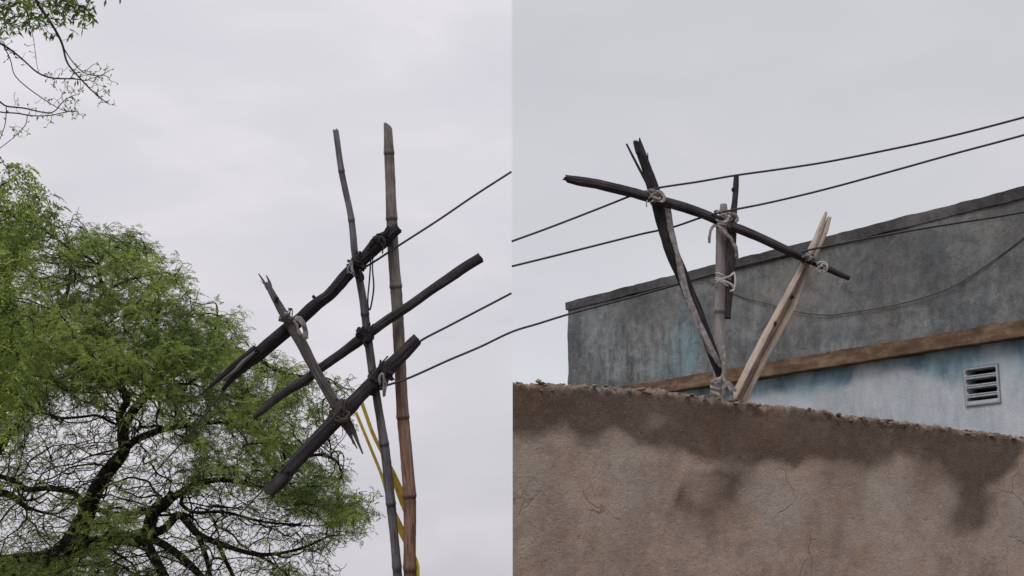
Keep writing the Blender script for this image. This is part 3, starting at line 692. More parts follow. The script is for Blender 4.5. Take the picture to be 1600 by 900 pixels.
def strip(g, pts, r, flat=0.35, k=10, ds=0.01, wob=0.0, seed=0, taper=True):
    P = np.array([at(p[0], p[1], p[2]) for p in pts]); C = crom(P, ds)
    n = len(C); t = np.linspace(0, 1, n)
    if wob: C = C + wob*np.stack([vnoise(t*7, 0.0, 0, seed), vnoise(t*7, 1.0, 0, seed), vnoise(t*7, 2.0, 0, seed)], -1)
    R = r*(1+0.2*vnoise(t*9, 0, 0, seed+3))
    if taper: R = R*np.clip(np.minimum(t, 1-t)*14+0.35, 0, 1)
    tube(g, C, R, k, flat=flat)
def lumpball(g, px, py, Y, rx, ry, rd, seed, amp=0.25):
    """a wad of wrapped cloth"""
    c = at(px, py, Y); m = mpp(Y); nu, nv = 28, 18; v = []; f = []
    up = np.array([0, -sp, cp]); rt = np.array([1.0, 0, 0]); fw = np.array([0, cp, sp])
    for j in range(nv+1):
        ph = math.pi*j/nv
        for i in range(nu):
            t = 2*math.pi*i/nu; x, y, z = math.sin(ph)*math.cos(t), math.cos(ph), math.sin(ph)*math.sin(t)
            q = 1+amp*float(fbm(x*2+seed, y*2, z*2, seed, 3)) + 0.10*math.sin(9*y+4*x+seed)
            v.append(c + rt*x*rx*m*q + up*y*ry*m*q + fw*z*rd*q)
    for j in range(nv):
        for i in range(nu):
            a, b = j*nu+i, j*nu+(i+1) % nu
            f.append((a, b, b+nu, a+nu))
    g.add(v, f, [(0.02*i, 0.01*j) for j in range(nv+1) for i in range(nu)])

# ------------------------------------------------------------------ left frame of bamboo and beams
def left_frame():
    root = empty('bamboo_wire_support', at(640, 1290, 9.05)*np.array([1, 1, 0]), 'tall bamboo frame left of centre, two upright poles lashed to three dark slanting crossbars', 'pole frame')
    def ext(p1, p2, Y):                                   # where the pole's foot meets the ground
        z = lambda y: at(p1[0], y, Y)[2]
        y = 1200.0
        while z(y) > -0.05: y += 2
        t = (y-p1[1])/(p2[1]-p1[1]); return (p1[0]+(p2[0]-p1[0])*t, y, Y)
    g = Geo()
    foot = ext((636, 700), (641, 900), 9.05)
    stick(g, [(606, 192, 9.05, 6.6), (608, 238, 9.05, 8.0), (610, 290, 9.05, 8.4), (612, 345, 9.05, 8.8), (614.5, 400, 9.05, 9), (620, 470, 9.05, 9.3), (624.5, 550, 9.05, 9.5),
              (629, 640, 9.05, 9.3), (635, 710, 9.05, 9.6), (640, 775, 9.05, 9.8), (640.5, 840, 9.05, 9.4), (640.5, 900, 9.05, 9.4), (foot[0]-8, foot[1], 9.05, 10)],
          seed=1, groove=0.05, lump=0.02, jag=(0.0, 0.01), nodes=(238, 340, 447, 650, 773, 888, 1010, 1130), slant=(0.05, 0), hollow=(False, False), nodeh=0.055)
    g.build('bamboo_pole', M['bamboo_tan'], root, 'thick tan bamboo pole with a slanted cut top')
    g = Geo()
    foot = ext((612, 800), (621, 900), 9.0)
    stick(g, [(524.5, 205, 9.0, 4.8), (532, 258, 9.0, 4.9), (538, 290, 9.0, 5.0), (549, 342, 9.0, 5.2), (555, 400, 9.0, 5.6), (566, 460, 9.0, 6), (574, 520, 9.0, 6.4), (582, 580, 9.0, 6.4),
              (592, 640, 9.0, 6.2), (600, 692, 9.0, 6.8), (607, 750, 9.0, 7.5), (611, 790, 9.0, 7.2), (617, 850, 9.0, 6.8), (621, 900, 9.0, 7), (foot[0]-6, foot[1], 9.0, 8)],
          seed=2, groove=0.06, lump=0.04, jag=(0.018, 0.01), nodes=(266, 342, 430, 490, 590, 692, 786, 885, 1010), nodeh=0.06, hollow=(True, False))
    g.build('bamboo_pole', M['bamboo_grey'], root, 'thin grey bamboo pole with a split tip')
    # crossbar 1: dark rotten beam, splitting at its lower end
    g = Geo()
    stick(g, [(621, 357, 8.95, 8), (607, 368, 8.94, 9), (595, 377, 8.93, 11.5), (583, 388, 8.92, 10.5), (570, 401, 8.92, 9.5), (556, 414, 8.91, 9.3), (538, 432, 8.90, 9.3), (515, 459, 8.90, 9.6), (495, 474, 8.89, 10.5),
              (470, 497, 8.88, 10.2), (445, 517, 8.88, 11), (420, 538, 8.87, 11), (398, 557, 8.86, 9.5), (378, 575, 8.86, 7.5), (362, 592, 8.85, 5), (350, 606, 8.85, 2.5)],
          seed=3, groove=0.20, lump=0.08, jag=(0.02, 0.03), k=36)
    stick(g, [(400, 546, 8.82, 6), (380, 562, 8.81, 6.5), (360, 577, 8.80, 5.0), (340, 594, 8.80, 3.4), (326, 606, 8.80, 1.8), (316, 615, 8.80, 0.8)], seed=4, groove=0.2, jag=(0.02, 0.03))
    g.build('crossbar', M['charred'], root, 'topmost crossbar, black and split at its lower end')
    g = Geo()
    stick(g, [(396, 552, 8.795, 2.6), (380, 566, 8.785, 3.6), (368, 579, 8.78, 3.2), (350, 592, 8.78, 1.6), (336, 602, 8.78, 0.7)], seed=44, groove=0.2, jag=(0.02, 0.03))
    g.build('torn_splinter', M['grey_wood'], root)
    g = Geo()
    stick(g, [(751, 403, 8.93, 7.6), (728, 417, 8.93, 7.8), (700, 436, 8.93, 7.8), (670, 456, 8.93, 7.2), (640, 477, 8.93, 7.2), (608, 498, 8.93, 7.4), (576, 521, 8.93, 7.6), (558, 534, 8.93, 8.2),
              (535, 551, 8.94, 7.2), (500, 576, 8.95, 6.6), (478, 593, 8.95, 7.2), (455, 607, 8.96, 6.6), (430, 624, 8.96, 6), (412, 640, 8.96, 5.2), (400, 650, 8.96, 3.2)],
          seed=5, groove=0.15, lump=0.03, jag=(0.008, 0.03))
    g.build('crossbar', M['dark_grey_wood'], root, 'long middle crossbar reaching past the thick pole')
    g = Geo()
    stick(g, [(651, 531, 8.93, 9.4), (640, 542, 8.92, 10.2), (622, 560, 8.91, 11), (604, 577, 8.90, 12), (588, 592, 8.89, 11.5), (568, 612, 8.87, 10.5), (550, 631, 8.85, 11.5), (530, 650, 8.84, 11.8),
              (505, 676, 8.83, 11.2), (480, 702, 8.82, 10.8), (455, 730, 8.82, 10.5), (436, 754, 8.82, 9.6), (419, 771, 8.82, 8.4)],
          seed=6, groove=0.18, lump=0.07, jag=(0.022, 0.012), k=36, slant=(0, 0.01))
    g.build('crossbar', M['dark_grey_wood'], root, 'lowest crossbar, thick with a notched upper end')
    g = Geo()
    stick(g, [(419, 447, 8.74, 4.2), (426, 460, 8.745, 5.2), (436, 478, 8.76, 6.0), (446, 495, 8.775, 6.8), (458, 515, 8.79, 8), (472, 538, 8.81, 8), (490, 572, 8.84, 7.4), (508, 604, 8.87, 7.2), (524, 632, 8.90, 7.4), (536, 655, 8.92, 6.5),
              (545, 670, 8.93, 5)], seed=8, groove=0.19, lump=0.06, jag=(0.04, 0.03))
    for (a, b, hw) in (((418, 452), (405, 429), 2.0), ((424, 452), (417, 432), 2.4), ((419, 452), (408, 440), 0.8),
                       ((539, 655), (552, 693), 2.6), ((541, 655), (566, 707), 3.0), ((545, 652), (560, 688), 1.8), ((538, 668), (557, 699), 2.2)):
        Ya = 8.745 if a[1] < 600 else 8.92
        mx, my = (a[0]+b[0])/2+1, (a[1]+b[1])/2
        stick(g, [(a[0], a[1], Ya, hw), (mx, my, Ya, hw*0.9), (b[0], b[1], Ya, hw*0.45)], seed=int(a[0]+b[1]), groove=0.2, jag=(0.0, 0.015), k=12)
    g.build('brace', M['grey_wood'], root, 'short grey brace splintered at both ends')
    g = Geo(); lumpball(g, 451, 738, 8.775, 3.6, 3.2, 0.012, 45, 0.35); g.build('wood_knot', M['charred'], root)
    g = Geo(); stick(g, [(494, 470, 8.88, 3.5), (491, 465, 8.88, 3.0), (489, 463, 8.88, 2.4)], seed=61, groove=0.2, jag=(0, 0.008), k=12); g.build('branch_stub', M['charred'], root)
    g = Geo(); lumpball(g, 432, 468, 8.72, 3.2, 4.5, 0.012, 44, 0.3); g.build('wood_knot', M['charred'], root)
    # lashings
    g = Geo()
    lash(g, 600, 373, 8.98, 40, 92, 10, 10, 0.009, 11, 0.10, 3)
    lumpball(g, 591, 377, 8.90, 9, 8, 0.035, 3)
    strip(g, [(588, 374, 8.85), (583, 372, 8.86), (578, 380, 8.87), (575, 392, 8.88)], 0.012, wob=0.004, seed=2)
    g.build('lashing', M['dark_cloth'], root)
    g = Geo()
    strip(g, [(583, 374, 8.83), (592, 370, 8.82), (599, 372, 8.83), (602, 380, 8.84), (600, 390, 8.86)], 0.007, wob=0.004, seed=8)
    strip(g, [(597, 380, 8.84), (599, 388, 8.85), (597, 397, 8.86)], 0.005, wob=0.003, seed=9)
    g.build('lashing', M['brown_cloth'], root)
    g = Geo()
    lash(g, 555, 413, 8.95, 47, 100, 10, 6.5, 0.009, 21, 0.095, 3)
    lumpball(g, 556, 410, 8.88, 8, 9, 0.04, 5); lumpball(g, 563, 418, 8.91, 9, 7, 0.04, 6)
    strip(g, [(560, 421, 8.86), (566, 428, 8.86), (567, 437, 8.87), (560, 440, 8.88)], 0.009, wob=0.004, seed=3)
    g.build('lashing', M['dark_cloth'], root)
    g = Geo()
    strip(g, [(549, 408, 8.85), (545, 418, 8.84), (543, 428, 8.85)], 0.008, wob=0.005, seed=4)
    strip(g, [(549, 408, 8.84), (550, 420, 8.83), (554, 431, 8.84)], 0.009, wob=0.005, seed=5)
    strip(g, [(547, 412, 8.83), (543, 420, 8.83), (549, 427, 8.83), (551, 418, 8.83)], 0.005, wob=0.003, seed=6)
    g.build('loose_end', M['grey_cloth'], root)
    g = Geo()
    lash(g, 451, 500, 8.83, 42, 122, 11, 8, 0.006, 31, 0.10, 3)
    g.build('lashing', M['brown_cloth'], root)
    g = Geo()
    strip(g, [(460, 496, 8.75), (468, 499, 8.73), (474, 508, 8.73), (477, 518, 8.74), (478, 530, 8.75)], 0.019, wob=0.003, seed=7, flat=0.18)
    strip(g, [(458, 500, 8.745), (463, 506, 8.735), (466, 516, 8.735), (470, 524, 8.74)], 0.009, wob=0.004, seed=9)
    lumpball(g, 447, 491, 8.74, 3.5, 3.5, 0.015, 9)
    g.build('loose_end', M['grey_cloth'], root)
    g = Geo()
    lash(g, 574, 522, 8.965, 34, 98, 9, 8, 0.010, 41, 0.085, 4)
    lumpball(g, 574, 525, 8.93, 11, 12, 0.06, 12, 0.3); lumpball(g, 562, 521, 8.90, 7, 8, 0.04, 13, 0.3)
    strip(g, [(568, 530, 8.87), (570, 538, 8.87), (573, 543, 8.88)], 0.010, wob=0.004, seed=14)
    g.build('lashing', M['dark_cloth'], root)
    g = Geo()
    lash(g, 590, 592, 8.94, 45, 98, 13, 8, 0.011, 51, 0.10, 4)
    lumpball(g, 590, 594, 8.87, 15, 14, 0.06, 15, 0.3); lumpball(g, 603, 584, 8.87, 10, 11, 0.05, 16, 0.3)
    strip(g, [(600, 585, 8.85), (606, 592, 8.85), (614, 593, 8.86), (610, 588, 8.86)], 0.012, wob=0.005, seed=17)
    g.build('lashing', M['dark_cloth'], root)
    g = Geo()
    strip(g, [(595, 602, 8.78), (593, 590, 8.77), (597, 583, 8.77), (600, 590, 8.77), (599, 604, 8.78), (600, 618, 8.80)], 0.007, wob=0.004, seed=18)
    strip(g, [(599, 590, 8.79), (602, 604, 8.79), (600, 621, 8.80)], 0.011, wob=0.004, seed=19, flat=0.2)
    g.build('loose_end', M['grey_cloth'], root)
    g = Geo()
    lash(g, 532, 645, 8.87, 46, 121, 12, 8, 0.009, 61, 0.10, 5)
    strip(g, [(519, 650, 8.78), (530, 640, 8.755), (545, 646, 8.76), (536, 655, 8.76), (524, 648, 8.76)], 0.012, wob=0.006, seed=21)
    strip(g, [(522, 655, 8.78), (534, 658, 8.755), (545, 655, 8.77)], 0.013, wob=0.006, seed=22)
    g.build('lashing', M['brown_cloth'], root)
    # black cord hanging in a loop from the top crossbar
    g = Geo()
    strip(g, [(580, 396, 8.90), (579, 412, 8.90), (577, 440, 8.91), (575, 462, 8.92), (575, 478, 8.92), (578, 484, 8.92), (582, 466, 8.91), (584, 446, 8.90), (582, 420, 8.90), (583, 396, 8.90)], 0.0055, flat=0.8, k=8, taper=False)
    o = g.build('hanging_cord', M['dark_cloth']); set_origin(o, at(581, 396, 8.9)); tag(o, 'thin black cord loop hanging from the top crossbar between the two bamboo poles', 'cord')
    # yellow straps going down behind the thick pole
    for i, (pts, lab, mt, r) in enumerate((
        ([(565, 628, 9.10), (572, 648, 9.10), (582, 676, 9.10), (596, 705, 9.10), (612, 736, 9.10), (624, 766, 9.12), (638, 800, 9.13)], 'yellow strap sloping down behind both poles, the upper of two', 'yellow', 0.022),
        ([(556, 644, 9.11), (566, 668, 9.11), (580, 702, 9.11), (596, 742, 9.11), (611, 790, 9.13), (624, 822, 9.14), (639, 852, 9.14)], 'yellow strap sloping down behind the thin pole, the lower of two', 'yellow', 0.018),
        ([(648, 866, 9.10), (650, 880, 9.08), (650, 905, 9.08), (646, 950, 9.09), (644, 990, 9.09)], 'bright yellow strap end beside the foot of the thick bamboo pole', 'bright_yellow', 0.024))):
        g = Geo(); P = np.array([at(*p) for p in pts]); C = crom(P, 0.012); n = len(C)
        R = r*(0.6+0.9*smooth(0.45, 0.95, np.linspace(0, 1, n))) if i < 2 else r*np.clip(np.linspace(0, 1, n)*5+0.15, 0, 1)
        tube(g, C, R, 10, flat=0.25)
        o = g.build('yellow_strap', M[mt]); set_origin(o, C[0]); tag(o, lab, 'strap', 'yellow straps tied behind the bamboo poles')
left_frame()

# ------------------------------------------------------------------ right frame of sticks on the wall
def right_frame():
    YB = 9.2
    z_foot = at(1122, 1300, YB)
    y = 1200
    while at(1122, y, YB)[2] > -0.05: y += 2
    root = empty('stick_wire_support', at(1122, y, YB)*np.array([1, 1, 0]), 'rough bundle of lashed sticks fanning out above the brown wall, one long crossbar on top', 'pole frame')
    g = Geo()
    stick(g, [(1130.5, 319, YB, 5), (1130.5, 326, YB, 6), (1130, 338, YB, 7.5), (1128, 350, YB, 9.3), (1127.5, 400, YB, 9.6), (1126.5, 450, YB, 8.6), (1124.5, 500, YB, 8.2), (1123.5, 560, YB, 8.4), (1122, 620, YB, 8.8), (1120, 800, YB, 9.5), (1117, y, YB, 10)],
          seed=21, groove=0.09, lump=0.05, jag=(0.0, 0.01), nodes=(484,), nodeh=0.05)
    g.build('post', M['post_wood'], root, 'pale grey upright post, the thickest')
    g = Geo()
    stick(g, [(1150.5, 275, 9.16, 4.2), (1149.5, 296, 9.16, 5.0), (1147.5, 320, 9.15, 5.0), (1144.5, 350, 9.14, 6.8), (1142.5, 400, 9.12, 8.4), (1140.5, 440, 9.11, 7.2), (1138.5, 470, 9.11, 6), (1137, 497, 9.12, 5)], seed=22, groove=0.10, lump=0.07, jag=(0.01, 0.01))
    lumpball(g, 1145, 296, 9.14, 2.2, 3.2, 0.012, 4, 0.2)
    g.build('upright_stick', M['dark_grey_wood'], root, 'thin dark stick beside the pale post')
    g = Geo()
    stick(g, [(889, 280, 9.06, 6.0), (905, 283, 9.06, 7.4), (930, 287, 9.06, 7.6), (955, 293, 9.06, 7.8), (985, 300, 9.06, 7.6), (1010, 307, 9.06, 7.4), (1040, 316, 9.06, 7.2), (1070, 325, 9.06, 7.2), (1100, 335, 9.07, 7.0), (1130, 348, 9.07, 6.8),
              (1165, 362, 9.07, 6.6), (1200, 377, 9.08, 6.8), (1230, 391, 9.09, 6.6), (1255, 402, 9.10, 6.2), (1280, 413, 9.11, 5.2), (1305, 425, 9.11, 4.8), (1326, 434, 9.12, 4)],
          seed=23, groove=0.17, lump=0.04, jag=(0.05, 0.012))
    stick(g, [(897, 285, 9.05, 2.6), (888, 281, 9.05, 2.2), (880, 280, 9.05, 1.2)], seed=88, groove=0.2, jag=(0, 0.01), k=12)
    g.build('crossbar', M['dark_grey_wood'], root, 'long crossbar split into two prongs at its left end')
    g = Geo()
    stick(g, [(998, 226, 9.17, 6.0), (1004, 243, 9.165, 7.0), (1011, 262, 9.165, 7.6), (1018, 285, 9.16, 9), (1026, 310, 9.16, 9.6), (1034, 340, 9.155, 10.5), (1043, 370, 9.15, 10.5), (1053, 400, 9.14, 10.5), (1066, 430, 9.13, 10), (1080, 465, 9.12, 10),
              (1094, 500, 9.11, 9.5), (1107, 535, 9.10, 8.5), (1119, 568, 9.09, 7), (1127, 592, 9.09, 5)], seed=24, groove=0.19, lump=0.06, jag=(0.05, 0.02), k=36)
    stick(g, [(996, 240, 9.15, 3.0), (992, 228, 9.15, 2.0), (990, 222, 9.15, 1.0)], seed=25, groove=0.2, jag=(0, 0.01), k=12)
    stick(g, [(1011, 258, 9.15, 2.4), (1012, 245, 9.15, 1.0), (1012, 240, 9.15, 0.6)], seed=26, groove=0.2, jag=(0, 0.01), k=12)
    g.build('slanting_stick', M['charred'], root, 'black slanting stick with a jagged top')
    g = Geo()
    stick(g, [(979, 225, 9.15, 1.6), (990, 247, 9.15, 2.0), (1001, 268, 9.14, 2.2), (1013, 290, 9.14, 2.4), (1022, 306, 9.14, 2)], seed=27, groove=0.1, jag=(0.003, 0.01), k=14)
    g.build('splinter', M['charred'], root)
    # pale split pole leaning right
    g = Geo()
    stick(g, [(1290, 335, 9.20, 2.2), (1284, 352, 9.20, 4.6), (1276, 372, 9.19, 5.0), (1266, 393, 9.18, 5.2), (1256, 415, 9.18, 5.4), (1240, 445, 9.17, 5.8), (1222, 478, 9.16, 6), (1204, 512, 9.15, 6.2), (1184, 550, 9.14, 6.6), (1165, 588, 9.14, 6.8),
              (1148, 622, 9.13, 7.0), (1130, 658, 9.13, 7)], seed=31, groove=0.10, lump=0.04, jag=(0.03, 0.02))
    stick(g, [(1295, 342, 9.215, 3.4), (1289, 362, 9.215, 4.2), (1280, 382, 9.21, 4.4), (1270, 402, 9.21, 4.6), (1262, 422, 9.205, 5.2), (1250, 448, 9.20, 5.8), (1236, 480, 9.19, 7.4), (1216, 516, 9.18, 7.6), (1198, 550, 9.17, 6.8), (1180, 584, 9.17, 7.2),
              (1163, 618, 9.16, 8), (1146, 650, 9.16, 8)], seed=33, groove=0.12, lump=0.08, jag=(0.03, 0.02))
    g.build('leaning_pole', M['pale_wood'], root, 'pale split pole leaning to the right')
    g = Geo()
    stick(g, [(1258, 420, 9.15, 1.2), (1246, 446, 9.145, 2.4), (1229, 480, 9.14, 2.8), (1210, 515, 9.13, 3.4), (1192, 550, 9.125, 3.2), (1173, 586, 9.12, 4.2), (1155, 622, 9.11, 5), (1138, 655, 9.11, 5)], seed=35, groove=0.2, lump=0.15, jag=(0.02, 0.02), k=16)
    g.build('crack_shade_strip', M['crack_shade_brown'], root)  # added dark strip: paints the shaded gap between the two halves
    g = Geo()
    lumpball(g, 1238, 464, 9.125, 3.0, 3.2, 0.012, 6, 0.3)
    g.build('wood_knot', M['charred'], root); g = Geo()
    lumpball(g, 1211, 506, 9.12, 1.8, 4.0, 0.010, 7, 0.3)
    g.build('wood_knot', M['charred'], root)
    # lashings
    g = Geo()
    lash(g, 1024, 309, 9.11, -14, -68, 7, 8, 0.007, 71, 0.095, 3)
    for k_, pts in enumerate(([(1013, 312, 9.02), (1020, 303, 9.0), (1031, 300, 9.0), (1038, 308, 9.01), (1034, 315, 9.0), (1023, 312, 9.0), (1017, 316, 9.0)],
                ([(1010, 298, 9.02), (1022, 298, 9.0), (1033, 300, 9.01), (1041, 312, 9.03)]),
                ([(1018, 305, 9.0), (1026, 310, 8.99), (1034, 311, 9.0)]))):
        strip(g, pts, 0.010, wob=0.005, seed=70+k_)
    strip(g, [(1012, 312, 9.02), (1010, 318, 9.01), (1011, 324, 9.02)], 0.005, seed=74); strip(g, [(1015, 314, 9.02), (1017, 319, 9.01), (1020, 322, 9.02)], 0.004, seed=75)
    g.build('lashing', M['pale_cloth'], root)
    g = Geo()                                                   # long rag wound down the slanting stick
    strip(g, [(1036, 305, 9.07), (1043, 318, 9.07), (1047, 340, 9.08), (1050, 360, 9.08), (1056, 385, 9.07), (1062, 405, 9.06), (1068, 430, 9.05), (1074, 455, 9.04), (1083, 480, 9.03), (1092, 505, 9.03), (1104, 530, 9.02), (1115, 553, 9.02), (1127, 575, 9.03)], 0.020, flat=0.22, wob=0.008, seed=80)
    strip(g, [(1058, 395, 9.06), (1060, 425, 9.05), (1068, 455, 9.04), (1080, 490, 9.03), (1096, 525, 9.03), (1112, 556, 9.03)], 0.012, flat=0.25, wob=0.006, seed=82)
    g.build('wound_rag', M['grey_cloth'], root)
    g = Geo()
    lash(g, 1131, 346, 9.13, -24, -88, 7, 11, 0.008, 81, 0.105, 3)
    strip(g, [(1117, 350, 9.0), (1112, 356, 9.0), (1110, 366, 9.0), (1108, 380, 9.01)], 0.011, wob=0.005, seed=83)
    strip(g, [(1122, 353, 8.99), (1134, 364, 9.0), (1145, 378, 9.01), (1151, 392, 9.03), (1152, 406, 9.06)], 0.013, wob=0.004, seed=84, flat=0.3)
    strip(g, [(1118, 343, 9.0), (1130, 347, 8.98), (1138, 341, 9.0), (1134, 335, 9.0), (1123, 337, 9.0)], 0.009, wob=0.005, seed=85)
    strip(g, [(1136, 333, 9.03), (1146, 334, 9.03), (1153, 341, 9.06), (1149, 347, 9.05)], 0.012, wob=0.005, seed=86)
    lumpball(g, 1129, 352, 9.05, 10, 7, 0.03, 32, 0.25)
    g.build('lashing', M['pale_cloth'], root)
    g = Geo()
    wrap(g, 1131, 441, 9.16, 90, 14, 0.006, 2, 91, 0.085, pitch=0.035, tilt=14)
    strip(g, [(1117, 442, 9.06), (1128, 436, 9.05), (1140, 432, 9.05), (1147, 426, 9.07)], 0.008, wob=0.002, seed=92)
    strip(g, [(1118, 434, 9.06), (1130, 438, 9.05), (1142, 444, 9.05), (1147, 452, 9.06), (1140, 455, 9.05)], 0.008, wob=0.002, seed=93)
    strip(g, [(1147, 424, 9.08), (1149, 440, 9.07), (1146, 454, 9.07)], 0.008, seed=94)
    g.build('lashing', M['white_cloth'], root)
    g = Geo()
    wrap(g, 1122, 606, 9.17, 90, 11, 0.009, 3, 101, 0.085, pitch=0.034, tilt=-14, flat=0.5)
    strip(g, [(1131, 540, 9.08), (1131, 565, 9.06), (1129, 588, 9.04), (1116, 594, 9.04), (1110, 600, 9.05)], 0.013, wob=0.003, seed=102, flat=0.3)
    strip(g, [(1129, 586, 9.03), (1134, 598, 9.02), (1142, 610, 9.02), (1143, 626, 9.04)], 0.013, wob=0.004, seed=103, flat=0.3)
    strip(g, [(1133, 598, 9.01), (1130, 612, 9.02), (1128, 630, 9.04)], 0.014, wob=0.004, seed=104, flat=0.3)
    strip(g, [(1109, 604, 9.03), (1120, 608, 9.02), (1129, 609, 9.03)], 0.009, wob=0.003, seed=105)
    strip(g, [(1111, 610, 9.03), (1121, 616, 9.02), (1126, 622, 9.03)], 0.012, wob=0.004, seed=106)
    strip(g, [(1134, 596, 9.03), (1144, 604, 9.02), (1150, 612, 9.03)], 0.012, wob=0.004, seed=107)
    g.build('lashing', M['pale_cloth'], root)
    g = Geo()
    lash(g, 1263, 403, 9.14, -25, -117, 6, 7, 0.005, 111, 0.085, 3)
    strip(g, [(1252, 402, 9.05), (1262, 399, 9.04), (1272, 405, 9.04), (1282, 415, 9.05)], 0.008, wob=0.005, seed=113)
    strip(g, [(1262, 408, 9.05), (1270, 402, 9.03), (1276, 407, 9.04)], 0.006, wob=0.004, seed=114)
    g.build('lashing', M['grey_cloth'], root)
    g = Geo()
    strip(g, [(1277, 416, 9.05), (1280, 411, 9.03), (1286, 410, 9.03), (1291, 414, 9.03), (1291, 421, 9.03), (1286, 425, 9.03), (1280, 424, 9.03), (1278, 418, 9.02), (1283, 414, 9.01), (1288, 417, 9.0)], 0.008, flat=0.6, wob=0.006, seed=115)
    strip(g, [(1279, 420, 9.04), (1285, 412, 9.01), (1290, 416, 9.02), (1284, 423, 9.02), (1278, 428, 9.04)], 0.007, flat=0.5, wob=0.006, seed=117)
    g.build('rag_knot', M['white_cloth'], root)
    m, nt, b = new_mat('rust_stain'); b.inputs['Base Color'].default_value = (0.22, 0.06, 0.03, 1)
    g = Geo(); wrap(g, 1257, 411, 9.18, 63, 6.5, 0.004, 3, 121, 0.036, pitch=0.012)
    g.build('red_binding', m, root)
right_frame()

# ------------------------------------------------------------------ wires
def wire(pts, lab, r=0.0078, grp='electric wires on the stick supports'):
    P = np.array([at(*p) for p in pts]); C = crom(P, 0.03)
    L = np.concatenate([[0], np.cumsum(np.linalg.norm(np.diff(C, axis=0), axis=1))])
    C[:, 2] += 0.0022*vnoise(L*2.2, 0, 0, len(lab)); C[:, 0] += 0.002*vnoise(L*2.0, 4, 0, len(lab))
    g = Geo(); tube(g, C, r, 8); o = g.build('electric_wire', M['wire']); set_origin(o, C[0]); tag(o, lab, 'wire', grp)
wire([(799, 268, 8.94), (740, 306, 8.94), (680, 347, 8.94), (620, 386, 8.94), (585, 409, 8.95), (545, 433, 8.955), (520, 448, 8.95), (480, 490, 8.95), (430, 540, 8.95), (370, 588, 9.0), (330, 636, 10.5), (290, 685, 12.5), (245, 735, 15.5), (200, 782, 19.0)],
     'topmost left wire, crossing the thick bamboo pole just under the top crossbar')
wire([(799, 458, 8.9), (740, 489, 8.92), (700, 510, 8.94), (657, 533, 8.95), (630, 556, 8.97), (606, 580, 8.99)],
     'middle left wire ending at the notched tip of the lowest crossbar')
wire([(606, 556, 8.83), (588, 577, 8.80), (575, 592, 8.77), (545, 622, 8.74), (521, 652, 8.73), (480, 694, 8.75), (440, 736, 8.78), (405, 772, 9.4), (370, 808, 10.5), (330, 850, 12.5), (280, 900, 15), (230, 950, 18)],
     'wire running down along the lowest crossbar and on in front of the leafy tree', r=0.0055)
wire([(593, 608, 8.83), (602, 603, 8.83), (640, 590, 8.86), (700, 563, 8.9), (750, 542, 8.93), (800, 518.5, 9.05), (840, 506, 9.12), (888, 491, 9.2), (933, 479, 9.26), (1000, 461, 9.31), (1063, 443, 9.33), (1120, 427, 9.32), (1160, 416, 9.27), (1200, 406, 9.2), (1240, 397, 9.12), (1267, 390, 9.08), (1310, 381, 9.0), (1350, 373, 8.9),
      (1433, 358.5, 8.7), (1500, 347.5, 8.5), (1600, 331, 8.2), (1750, 300, 7.8), (2100, 215, 7.0), (2600, 70, 6.0)],
     'lowest long wire running from the bamboo frame across the top of the concrete parapet')
wire([(800, 377, 8.9), (850, 359, 8.95), (900, 340, 9.0), (950, 320, 9.05), (985, 306, 9.10), (1008, 299, 9.09), (1030, 293, 9.02), (1090, 284, 9.0), (1150, 274, 9.0), (1230, 263, 8.9), (1300, 252, 8.8), (1400, 232, 8.6), (1500, 209, 8.4), (1600, 183, 8.2), (1750, 142, 7.9), (2100, 40, 7.2), (2600, -130, 6.2)],
     'topmost right wire tied where the black slanting stick meets its crossbar')
wire([(800, 416.5, 8.95), (850, 404, 9.0), (925, 385, 9.05), (1000, 366, 9.21), (1050, 355, 9.22), (1092, 341, 9.12), (1117, 334, 9.03), (1140, 329, 9.03), (1200, 317, 9.0), (1300, 293, 8.9), (1400, 266, 8.75), (1500, 238, 8.6), (1600, 211, 8.4), (1750, 168, 8.1), (2100, 60, 7.4), (2600, -110, 6.4)],
     'middle right wire tied on top of the pale grey post')

# ------------------------------------------------------------------ trees
def poly_in(px, py, poly):
    x, y = np.asarray(px), np.asarray(py); ins = np.zeros(x.shape, bool); n = len(poly)
    for i in range(n):
        x1, y1 = poly[i]; x2, y2 = poly[(i+1) % n]
        c = ((y1 > y) != (y2 > y)) & (x < (x2-x1)*(y-y1)/((y2-y1)+1e-9)+x1); ins ^= c
    return ins
def skeleton(lines, ds):
    """polylines of (px,py,Y,hwpx); each begins at (or near) an earlier point. returns nodes, parent, min radius"""
    P = []; par = []; rad = []
    for ln in lines:
        S = crom(np.array([[*at(a, b, Y), hw*mpp(Y)] for (a, b, Y, hw) in ln]), ds)
        if P:
            A = np.array(P); d = np.linalg.norm(A-S[0, :3], axis=1); last = int(np.argmin(d)); S = S[1:]
        else: last = -1
        for q in S:
            P.append(q[:3]); par.append(last); rad.append(q[3]); last = len(P)-1
    return P, par, rad
